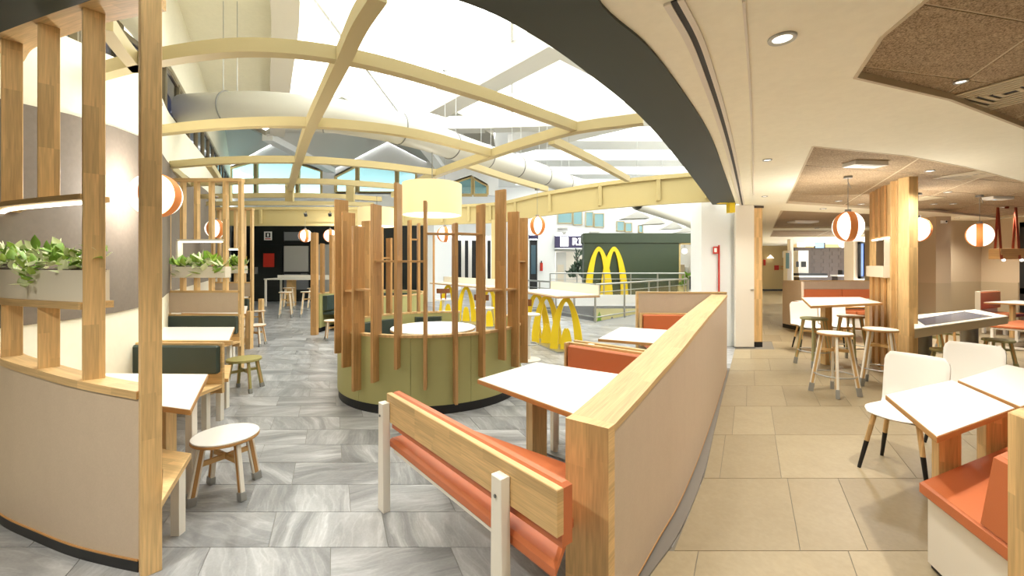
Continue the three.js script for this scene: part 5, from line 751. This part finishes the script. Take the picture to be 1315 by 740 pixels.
{ const z = 9.95, o = thing('light_switch', 'pair of small wall switches high on the beige pillar', 'switch', [xz(1212, z)[0], z, hy(287, z)]); partW(o, 'plate', box(0.07, 0.07, 0.02, xz(1210, z)[0], hy(287, z), -z, 0.004), 'whiteTop'); partW(o, 'plate', box(0.07, 0.07, 0.02, xz(1214.5, z)[0], hy(287, z), -z, 0.004), 'whiteTop'); partW(o, 'lens', disc(0.02, 0, 0.012, 12).rotateX(Math.PI / 2).translate(xz(1214.5, z)[0], hy(284.6, z), -z + 0.012), 'black'); }
// ================================================================== MALL BEYOND THE BOOTHS
const font = await new FontLoader().loadAsync('fonts/droid/droid_sans_bold.typeface.json');
function words3(str, size, d = 0.01) { const g = new TextGeometry(str, { font, size, depth: d, curveSegments: 4, bevelEnabled: false }); g.computeBoundingBox(); const b = g.boundingBox; g.translate(-(b.max.x + b.min.x) / 2, 0, 0); return g; }
function archPts(a, h, t, th, e = 2.3, n = 28) {              // outline of one tall arch standing on y = 0
  const c = (u, A, H) => { const x = Math.cos(u), y = Math.sin(u); return [A * Math.sign(x) * Math.pow(Math.abs(x), 2 / e), H * Math.pow(Math.abs(y), 2 / e)]; }, p = [];
  for (let i = 0; i <= n; i++) p.push(c(Math.PI * i / n, a, h)); for (let i = n; i >= 0; i--) p.push(c(Math.PI * i / n, a - t, h - th)); return p;
}
function doubleArch(w, h, t, d) { const a = (w / 2 + t * 0.9) / 2, g1 = upright(archPts(a, h, t, t * 0.62, 1.75), d), g2 = upright(archPts(a, h, t, t * 0.62, 1.75), d * 0.97); g1.translate(-(w / 2 - a), 0, 0); g2.translate(w / 2 - a, 0, 0); return join([g1, g2]); }
// high tables carried by yellow arches
function archTable(label, A, B, wide, panels) {
  const len = Math.hypot(B[0] - A[0], B[1] - A[1]), u = [(B[0] - A[0]) / len, (B[1] - A[1]) / len], n = [u[1], -u[0]], q = [A, B, along(B, u, 0, n, wide), along(A, u, 0, n, wide)], t = thing('arch_table', label, 'table', centre(q)), c = centre(q);
  partW(t, 'tabletop', prism(q, 1.02, 1.05, 0.003), 'creamTop'); partW(t, 'edge_band', prism(q.map((p) => [lerp(p[0], c[0], -0.006), lerp(p[1], c[1], -0.006)]), 1.0, 1.022, 0.001), 'oakEdge'); partW(t, 'upstand', prism([along(A, u, 0, n, wide - 0.03), along(B, u, 0, n, wide - 0.03), along(B, u, 0, n, wide), along(A, u, 0, n, wide)], 1.05, 1.22), 'creamTop');
  partW(t, 'base_plate', prism([along(A, u, 0.15, n, 0.06), along(B, u, -0.1, n, 0.06), along(B, u, -0.1, n, wide - 0.08), along(A, u, 0.15, n, wide - 0.08)], 0, 0.025), 'steel');
  for (const [s, d] of panels) { const p = along(A, u, s, n, d), g = upright(archPts(0.31, 0.98, 0.15, 0.09, 1.75), 0.05, 0.004); partW(t, 'arch_panel', turned(g, -0.35, p[0], 0.02, -p[1]), 'yellow', { label: 'yellow arch shaped leg' }); partW(t, 'small_arches', turned(doubleArch(0.22, 0.40, 0.075, 0.04), -0.35, p[0], 0.02, -p[1]), 'yellow'); }
}
archTable('cream high table on yellow arch legs, its end beside the railing', at(717, 380, 1.05), at(664, 372, 1.05), 0.85, [[0.3, 0.32], [1.0, 0.25], [1.6, 0.3]]);
archTable('cream high table on yellow arch legs seen through the drum boards', at(627, 368.5, 1.05), at(552, 362.5, 1.05), 0.5, [[0.3, 0.22], [1.5, 0.22], [2.6, 0.22]]);
function backStool(label, px, py, turn) {
  const p = at(px, py, 0.78), t = thing('backed_bar_stool', label, 'bar stool', p, turn); part(t, 'seat', disc(0.19, 0.755, 0.78, 32), 'creamTop'); part(t, 'column', disc(0.03, 0.02, 0.755, 16), 'whitePaint'); part(t, 'base', disc(0.2, 0, 0.025, 32), 'whitePaint'); const r = new THREE.TorusGeometry(0.14, 0.012, 8, 32); r.rotateX(Math.PI / 2); r.translate(0, 0.28, 0); part(t, 'foot_ring', r, 'steel');
  const b = new THREE.CylinderGeometry(0.2, 0.2, 0.11, 24, 1, true, -0.9, 1.8), c = new THREE.CylinderGeometry(0.188, 0.188, 0.11, 24, 1, true, -0.9, 1.8); b.translate(0, 0.98, 0); c.translate(0, 0.98, 0); part(t, 'backrest', join([b, c]), new THREE.MeshStandardMaterial({ color: '#7c4a24', roughness: 0.5, side: THREE.DoubleSide, name: 'walnut' }), { label: 'brown curved wooden backrest' }); for (const a of [-0.3, 0.3]) part(t, 'back_stay', bar([Math.sin(a) * 0.17, 0.77, Math.cos(a) * 0.17], [Math.sin(a) * 0.197, 1.0, Math.cos(a) * 0.197], 0.03, 0.012), 'strap');
}
backStool('cream bar stool with brown backrest at the far yellow arch table', 569, 384, 0.2); backStool('cream bar stool with brown backrest seen between the drum boards', 622, 395, -0.4); backStool('cream bar stool with brown backrest beside the drum booth edge', 679, 403, -0.7);
// stairwell with steel and glass railing
{
  const [vA, vB, vC, vD] = voidPts, w = (a, b, nm) => struct(nm, runWall([a, b], -0.02, 0.1, -3.2, -0.005, 1), 'voidGrey', 'grey wall of the stairwell', { category: 'wall' });
  w(vA, vB, 'wall_stairwell'); w(vB, vC, 'wall_stairwell'); w(vC, vD, 'wall_stairwell'); w(vD, vA, 'wall_stairwell'); struct('floor_stairwell', prism([[-0.5, 11], [7.5, 11], [7.5, 17], [-0.5, 17]], -3.3, -3.2), 'voidGrey', 'lower floor seen down the stairwell', { category: 'floor' });
  struct('trim_3', runWall([[1.65, 16.36], [6.7, 16.36]], 0, 0.12, -0.02, 0.42, 1), 'coolWhite', 'white kerb beyond the stairwell', { category: 'kerb' });
  const rail = (label, pts, H, posts, glass = true) => {
    const t = thing('railing', label, 'railing', pts[0]); for (let i = 0; i + 1 < pts.length; i++) { const a = pts[i], b = pts[i + 1], P = (p, y) => [p[0], y, -p[1]]; partW(t, 'top_rail', rod(P(a, H), P(b, H), 0.028, 12), 'steel'); partW(t, 'lower_rail', rod(P(a, 0.14), P(b, 0.14), 0.02, 10), 'steel'); partW(t, 'middle_rail', rod(P(a, H - 0.22), P(b, H - 0.22), 0.012, 8), 'steel');
      for (let k = 0; k <= posts[i]; k++) { if (k === posts[i] && i + 2 < pts.length) continue; const p = [lerp(a[0], b[0], k / posts[i]), lerp(a[1], b[1], k / posts[i])]; partW(t, 'post', rod(P(p, 0), P(p, H), 0.028, 10), 'steel'); }
      if (glass) { const len = Math.hypot(b[0] - a[0], b[1] - a[1]), g = box(len - 0.1, H - 0.4, 0.01); partW(t, 'glass_panel', turned(g, Math.atan2(b[1] - a[1], b[0] - a[0]), (a[0] + b[0]) / 2, 0.16, -(a[1] + b[1]) / 2), 'glass'); } }
  };
  const near = [at(676, 360, 1.05), [2.30, 11.62], at(869, 357, 1.05)]; near[2] = [6.75, 16.2]; near[0] = [near[0][0] - 0.05, near[0][1]];
  rail('steel railing with glass round the near sides of the stairwell', near, 1.05, [4, 4]); rail('steel railing along the far side of the stairwell in front of the green kiosk', [[1.5, 16.5], [6.75, 16.45]], 1.26, [5]);
  // yellow hoarding inside the stairwell
  const sg = thing('stairwell_sign', 'pale yellow sign with green tree and grey lettering inside the stairwell', 'sign', [4.4, 16.15, -0.75]); part(sg, 'board', box(2.5, 0.66, 0.03, 0, 0, 0), 'paleOlive'); part(sg, 'lettering', words3('Accents Fidelio', 0.2, 0.006).translate(0.35, 0.14, 0.017), 'voidGrey'); part(sg, 'tree_emblem', upright([[-0.12, 0], [0.12, 0], [0.05, 0.2], [0.09, 0.2], [0, 0.46], [-0.09, 0.2], [-0.05, 0.2]], 0.01).translate(-1.05, 0.1, 0.02), 'leafC');
  part(sg, 'fixing', box(0.1, 0.02, 0.05, -0.8, 0.66, 0), 'greyMetal'); part(sg, 'fixing', box(0.1, 0.02, 0.05, 0.8, 0.66, 0), 'greyMetal');
}
// green kiosk with the yellow double arch
{
  const Z = 17.2, X = (px, z = Z) => xz(px, z)[0], Y = (py, z = Z) => hy(py, z), k = thing('green_kiosk', 'dark green kiosk with large yellow double arch behind the stairwell', 'kiosk', [X(815), Z]);
  const bx = (x0, x1, y0, y1, z, d, m, nm) => partW(k, nm, box(X(x1, z) - X(x0, z), Y(y0, z) - Y(y1, z), d, (X(x0, z) + X(x1, z)) / 2, Y(y1, z), -z - d / 2), m);
  bx(750, 872, 312, 390.2, Z, 0.5, 'kioskGreen', 'body'); bx(749, 901, 299.5, 312, Z - 0.06, 0.62, 'kioskGreen', 'roof_band'); bx(895, 901, 312, 390.2, Z, 2.2, 'whitePaint', 'door_jamb'); bx(872, 874, 312, 390.2, Z - 0.02, 0.2, 'palewood', 'door_frame'); bx(872, 896, 312, 314, Z - 0.02, 0.2, 'palewood', 'door_head'); bx(872, 896, 314, 390.2, Z + 2.0, 0.1, 'coolWhite', 'inner_wall');
  bx(888, 894.5, 317, 354, Z + 1.0, 0.12, 'yellow', 'yellow_banner'); bx(874, 879, 340, 366, Z + 0.8, 0.3, 'wainscot', 'cabinet'); bx(880, 885, 343, 366, Z + 0.9, 0.3, 'roofGrey', 'cabinet'); bx(871, 884, 367, 390, Z - 0.1, 0.3, 'paleOlive', 'low_wall'); bx(886.5, 889.5, 355, 372, Z + 0.4, 0.1, 'black', 'notice'); bx(890.5, 894, 355, 372, Z + 0.4, 0.1, 'black', 'notice');
  for (const [px, py] of [[877, 357], [898, 352]]) partW(k, 'door_plant', join(foliage(30, 0.25, 0.2, 0.5, 2.4, 0).map((m) => leafGeo.clone().applyMatrix4(m))).translate(X(px), Y(py + 12), -Z + 0.15), 'leafC');
  const g = doubleArch(X(806) - X(750.5), Y(317) - Y(385), 0.29, 0.10); g.translate((X(806) + X(750.5)) / 2, Y(385), -Z + 0.06); partW(k, 'double_arch', g, 'yellow', { label: 'large yellow double arch emblem' });
  const gl = thing('globe_pendant', 'small white globe in the kiosk doorway', 'pendant lamp', [X(879, Z + 0.7), Z + 0.7, Y(322)]); part(gl, 'diffuser', new THREE.SphereGeometry(0.12, 20, 14), 'globeGlow'); part(gl, 'cord', rod([0, 0.12, 0], [0, 0.42, 0], 0.006, 6), 'greyMetal');
}
// mall back wall, upper gallery windows and shopfronts
{
  const Z = 26, X = (px, z = Z) => xz(px, z)[0], Y = (py, z = Z) => hy(py, z), q = (x0, x1, y0, y1, z, d, m) => box(X(x1, z) - X(x0, z), Y(y0, z) - Y(y1, z), d, (X(x0, z) + X(x1, z)) / 2, Y(y1, z), -z - d / 2);
  const ground = 340 + 864 / Z;
  struct('wall_mall', q(535, 1000, 195, 299, Z, 0.3), 'coolWhite', 'white mall wall above the shops', { category: 'wall' }); struct('wall_mall_pier', q(637, 680, 299, ground, Z, 0.3), 'coolWhite', 'white pier between the shops', { category: 'wall' }); struct('wall_mall_pier', q(690, 713, 299, ground, Z, 0.3), 'coolWhite', 'white pier with the extinguisher', { category: 'wall' }); struct('wall_mall_pier', q(535, 560, 299, ground, Z, 0.3), 'coolWhite', 'white pier behind the drum booth', { category: 'wall' }); struct('wall_mall_pier', q(752, 1000, 299, ground, Z, 0.3), 'coolWhite', 'white wall behind the green kiosk', { category: 'wall' });
  struct('wall_mall_return', box(0.3, 6.6, 9.6, X(552, ZF) + 0.1, 0, -22.8), 'coolWhite', 'white side wall of the shop passage', { category: 'wall' });
  struct('wall_mall_end', box(0.3, 6.6, 12, 20, 0, -22), 'coolWhite', 'white end wall of the mall', { category: 'wall' });
  let k = 120; for (const [a, b, y0, y1] of [[716, 735, 268, 287], [736, 748, 270, 289], [752, 762, 272, 291], [763, 776, 274, 292], [792, 802, 284, 297], [803, 812, 286, 298], [820, 826, 289, 299]]) { const o = struct(`window_${k++}`, q(a, b, y0, y1, Z - 0.08, 0.06), 'tealPane', 'greenish gallery window in the mall wall', { category: 'window' }); part(o, 'frame', join([q(a, b, y0, y0 + 0.8, Z - 0.12, 0.08), q(a, b, y1 - 0.8, y1, Z - 0.12, 0.08), q(a, a + 0.7, y0, y1, Z - 0.12, 0.08), q(b - 0.7, b, y0, y1, Z - 0.12, 0.08)]), 'palewood'); }
  // shop with dark shelving
  const s = thing('shopfront', 'dark glazed shopfront with shelves seen through the drum boards', 'shopfront', [X(600), Z]); partW(s, 'back', q(560, 637, 299, ground, Z + 1.6, 0.1), 'offWhite'); partW(s, 'fascia', q(560, 637, 296, 303, Z - 0.1, 0.2), 'coolWhite');
  for (const [a, b] of [[563, 581], [588, 592], [597, 601], [606, 622], [626, 630]]) partW(s, 'dark_frame', q(a, b, 309, ground - 6, Z + 0.1, 0.2), 'black'); for (let i = 0; i < 4; i++) partW(s, 'shelf', q(564, 580, 316 + i * 9, 318 + i * 9, Z - 0.08, 0.15), 'wallBeige'); for (let i = 0; i < 10; i++) partW(s, 'goods', q(565 + (i % 5) * 3, 567 + (i % 5) * 3, 312 + Math.floor(i / 5) * 9, 316 + Math.floor(i / 5) * 9, Z - 0.08, 0.1), ['sage', 'offWhite', 'wainscot'][i % 3]);
  const dd = thing('shop_door', 'dark shop door with lit head beside the white pier', 'door', [X(685), Z]); partW(dd, 'leaf', q(680, 690, 308, ground, Z, 0.1), 'black'); partW(dd, 'head_sign', q(679, 691, 302, 307, Z - 0.08, 0.1), 'purple'); partW(dd, 'glass', q(682, 688, 315, 352, Z - 0.02, 0.03), 'darkPane');
  const fx = thing('fire_extinguisher', 'small red fire extinguisher hanging on the white pier', 'extinguisher', [X(695), Z - 0.15, Y(348)]); partW(fx, 'cylinder', disc(0.09, 0, 0.5, 16).translate(X(695), Y(348), -Z + 0.14), 'red'); partW(fx, 'valve', disc(0.035, 0.5, 0.62, 10).translate(X(695), Y(348), -Z + 0.14), 'black'); partW(fx, 'bracket', box(0.1, 0.05, 0.08, X(695), Y(338), -Z + 0.05), 'greyMetal');
  // lit shop sign reading RIS
  const rs = thing('shop_sign', 'dark purple shop sign with white lit square and letters RIS', 'sign', [X(732, 25.8), 25.8, Y(318, 25.8)]); partW(rs, 'board', q(712.5, 753, 303, 318.5, 25.75, 0.22), 'purple'); partW(rs, 'lamp_square', q(719.5, 730, 304.5, 316.5, 25.7, 0.06), 'glow'); partW(rs, 'lamp_lettering', words3('RIS', 0.44, 0.04).translate(X(744, 25.8), Y(315, 25.8), -25.75), 'glow', { label: 'white letters RIS' }); partW(rs, 'soffit', q(712.5, 753, 318.5, 320, 25.6, 0.4), 'coolWhite');
  const sh = thing('shop_interior', 'pale shop interior under the purple sign', 'shop', [X(732), Z]); partW(sh, 'back', q(712, 753, 316, ground, Z + 0.5, 0.1), 'offWhite'); partW(sh, 'door', q(714, 727, 324, ground - 1, Z + 0.3, 0.05), 'roofGrey'); partW(sh, 'door_panel', q(716, 724, 340, 362, Z + 0.26, 0.03), 'wainscotPale'); partW(sh, 'lintel', q(712, 753, 316, 323, Z, 0.2), 'roofGrey');
  const tp = thing('potted_tree', 'dark potted tree standing beside the green kiosk', 'plant', [X(741, 22), 22]); part(tp, 'pot', lathe([[0, 0], [0.28, 0], [0.36, 0.6], [0.33, 0.6], [0.26, 0.05], [0, 0.05]], 20), 'wainscot'); part(tp, 'trunk', rod([0, 0.3, 0], [0, 2.0, 0], 0.03, 8), 'soil'); part(tp, 'foliage', join(foliage(120, 0.8, 0.7, 1.6, 3.2, 0).map((m) => leafGeo.clone().applyMatrix4(m))).translate(0, 0.9, 0), new THREE.MeshStandardMaterial({ color: '#3f5240', roughness: 0.6, side: THREE.DoubleSide, name: 'darkLeaf' }));
  for (const [px, py, l] of [[723, 292, 'flat emergency lamp on the mall wall under the gallery windows'], [764, 297, 'flat emergency lamp on the mall wall beside the kiosk']]) one('wall_lamp', l, 'lamp', q(px - 6, px + 6, py, py + 1.6, Z - 0.3, 0.3), 'roofGrey');
  one('wall_vent', 'small grey louvre in the mall wall over the shop sign', 'vent', q(722, 727, 298, 301.5, 25.9, 0.06), 'roofGrey');
  const pts = [[818, 262], [850, 273], [880, 284], [905, 296]].map(([a, b], i) => { const z = 15 + i * 2.6; return [X(a, z), Y(b, z), -z]; }); { const dk = thing('air_duct', 'pale round air duct slanting over the green kiosk', 'duct', [pts[0][0], -pts[0][2], pts[0][1]]); partW(dk, 'pipe', tube(pts, 0.22, 30, 16), 'duct'); for (const p of pts) partW(dk, 'hanger_wire', rod([p[0], p[1] + 0.2, p[2]], [p[0], 6.4, p[2]], 0.01, 5), 'steel'); }
  for (const [a, b, y, z] of [[796, 832, 282, 19], [822, 852, 289, 20.5], [846, 874, 295, 22], [866, 896, 299, 23.5]]) { const g = upright([[X(a, z), Y(y, z)], [X(b, z), Y(y - 1, z)], [X((a + b) / 2 + 3, z), Y(y - 10, z)]], 0.7); g.translate(0, 0, -z); one('roof_gusset', 'grey triangular roof gusset over the kiosk', 'gusset', g, 'roofGrey', { group: 'roof gussets over the kiosk' }); }
}
// fittings at the white pillar
{
  const Z = 8.2, X = (px) => xz(px, Z)[0], Y = (py) => hy(py, Z);
  const s = thing('fire_sign', 'small red and white fire sign with red rod on the white pillar', 'sign', [X(919), Z, Y(326)]); partW(s, 'plate', box(0.1, 0.14, 0.012, X(919), Y(326), -Z + 0.0), 'red'); partW(s, 'pictogram', box(0.05, 0.08, 0.004, X(918.6), Y(324), -Z + 0.008), 'sign'); partW(s, 'red_rod', box(0.022, 0.95, 0.03, X(923.3), Y(377.5), -Z - 0.0), 'red');
  const y = thing('yellow_bracket', 'yellow bracket boxes under the end of the dark beam', 'bracket', [3.95, 7.7, 2.75]); partW(y, 'box', box(0.15, 0.11, 0.12, X(913), Y(266), -7.75), 'yellow'); partW(y, 'box', box(0.1, 0.2, 0.12, X(923), Y(277), -7.75), 'yellow'); partW(y, 'box', box(0.3, 0.04, 0.12, X(917), Y(259), -7.75), 'yellow');
}
// ================================================================== DARK SHOPFRONT AT THE END OF THE HALL
{
  const Z = 18.3, X = (px, z = Z) => xz(px, z)[0], Y = (py, z = Z) => hy(py, z), q = (x0, x1, y0, y1, z, d) => box(X(x1, z) - X(x0, z), Y(y0, z) - Y(y1, z), d, (X(x0, z) + X(x1, z)) / 2, Y(y1, z), -z - d / 2), g = 340 + 864 / Z;
  const w = thing('dark_shopfront', 'black panelled shopfront closing the end of the hall', 'shopfront', [X(380), Z]); partW(w, 'backing', q(285, 545, 290, g, Z + 0.05, 0.1), 'blackWall'); for (const [a, b] of [[297, 322], [363, 398], [402, 432], [436, 470], [474, 508]]) { partW(w, 'panel_frame', q(a, b, 311, 313, Z, 0.06), 'black'); partW(w, 'panel_frame', q(a, b, g - 3, g, Z, 0.06), 'black'); partW(w, 'panel_frame', q(a, a + 1.5, 297, g, Z, 0.06), 'black'); partW(w, 'panel_frame', q(b - 1.5, b, 297, g, Z, 0.06), 'black'); }
  partW(w, 'transom_glass', q(363, 396, 298, 309, Z + 0.02, 0.04), 'voidGrey'); partW(w, 'grey_screen', q(364, 396, 316, 349, Z + 0.01, 0.05), 'roofDark'); partW(w, 'grey_screen', q(364, 396, 352, 372, Z + 0.02, 0.05), 'voidGrey'); partW(w, 'grey_screen', q(404, 430, 314, 376, Z + 0.02, 0.05), 'roofDark'); partW(w, 'grey_screen', q(437, 470, 314, 376, Z + 0.02, 0.05), 'roofDark'); partW(w, 'push_bar', q(386, 394, 351.5, 353.5, Z - 0.06, 0.06), 'greyMetal');
  const d = thing('black_door', 'black door with red poster beside the slatted screens', 'door', [X(345), Z]); partW(d, 'leaf', q(326, 362, 311, g, Z - 0.03, 0.06), 'blackWall'); for (const y of [313, 330, 367]) partW(d, 'rail', q(328, 360, y, y + 1.2, Z - 0.06, 0.05), 'black'); partW(d, 'lever_handle', q(327.2, 330, 343, 352, Z - 0.1, 0.08), 'steel');
  one('red_poster', 'red notice sheet on the black door', 'poster', q(338, 352, 325.5, 343, Z - 0.1, 0.015), 'red'); const sg = thing('pictogram_sign', 'white pictogram sign over the black door', 'sign', [X(344), Z, Y(308)]); partW(sg, 'plate', q(339, 349, 297.5, 308.5, Z - 0.1, 0.02), 'sign'); partW(sg, 'pictogram', q(341, 347, 299, 305, Z - 0.12, 0.01), 'blackWall'); partW(sg, 'pictogram', q(343, 345, 300, 304, Z - 0.13, 0.01), 'sign'); partW(sg, 'caption', q(340.5, 347.5, 306.2, 307.4, Z - 0.12, 0.01), 'red');
  const ym = thing('yellow_notice', 'small yellow and red notice beside the black door', 'notice', [X(313), Z, Y(343)]); partW(ym, 'sheet', q(311, 317, 329, 343, Z - 0.1, 0.01), 'yellow'); partW(ym, 'red_field', q(311.5, 316.5, 336, 341, Z - 0.115, 0.01), 'red');
}
// socket on the dado
{ const z = 3.72, x = wallX(z); const o = thing('wall_socket', 'small black socket on the pale dado behind the near table', 'socket', [x, z, 0.98]); partW(o, 'plate', turned(box(0.045, 0.075, 0.012, 0, 0, 0, 0.003), -1.04, x + 0.022, 0.98, -z), 'black'); partW(o, 'insert', turned(box(0.02, 0.035, 0.006, 0, 0, 0), -1.04, x + 0.03, 1.0, -z), 'voidGrey'); }
renderer.render(scene, camera);
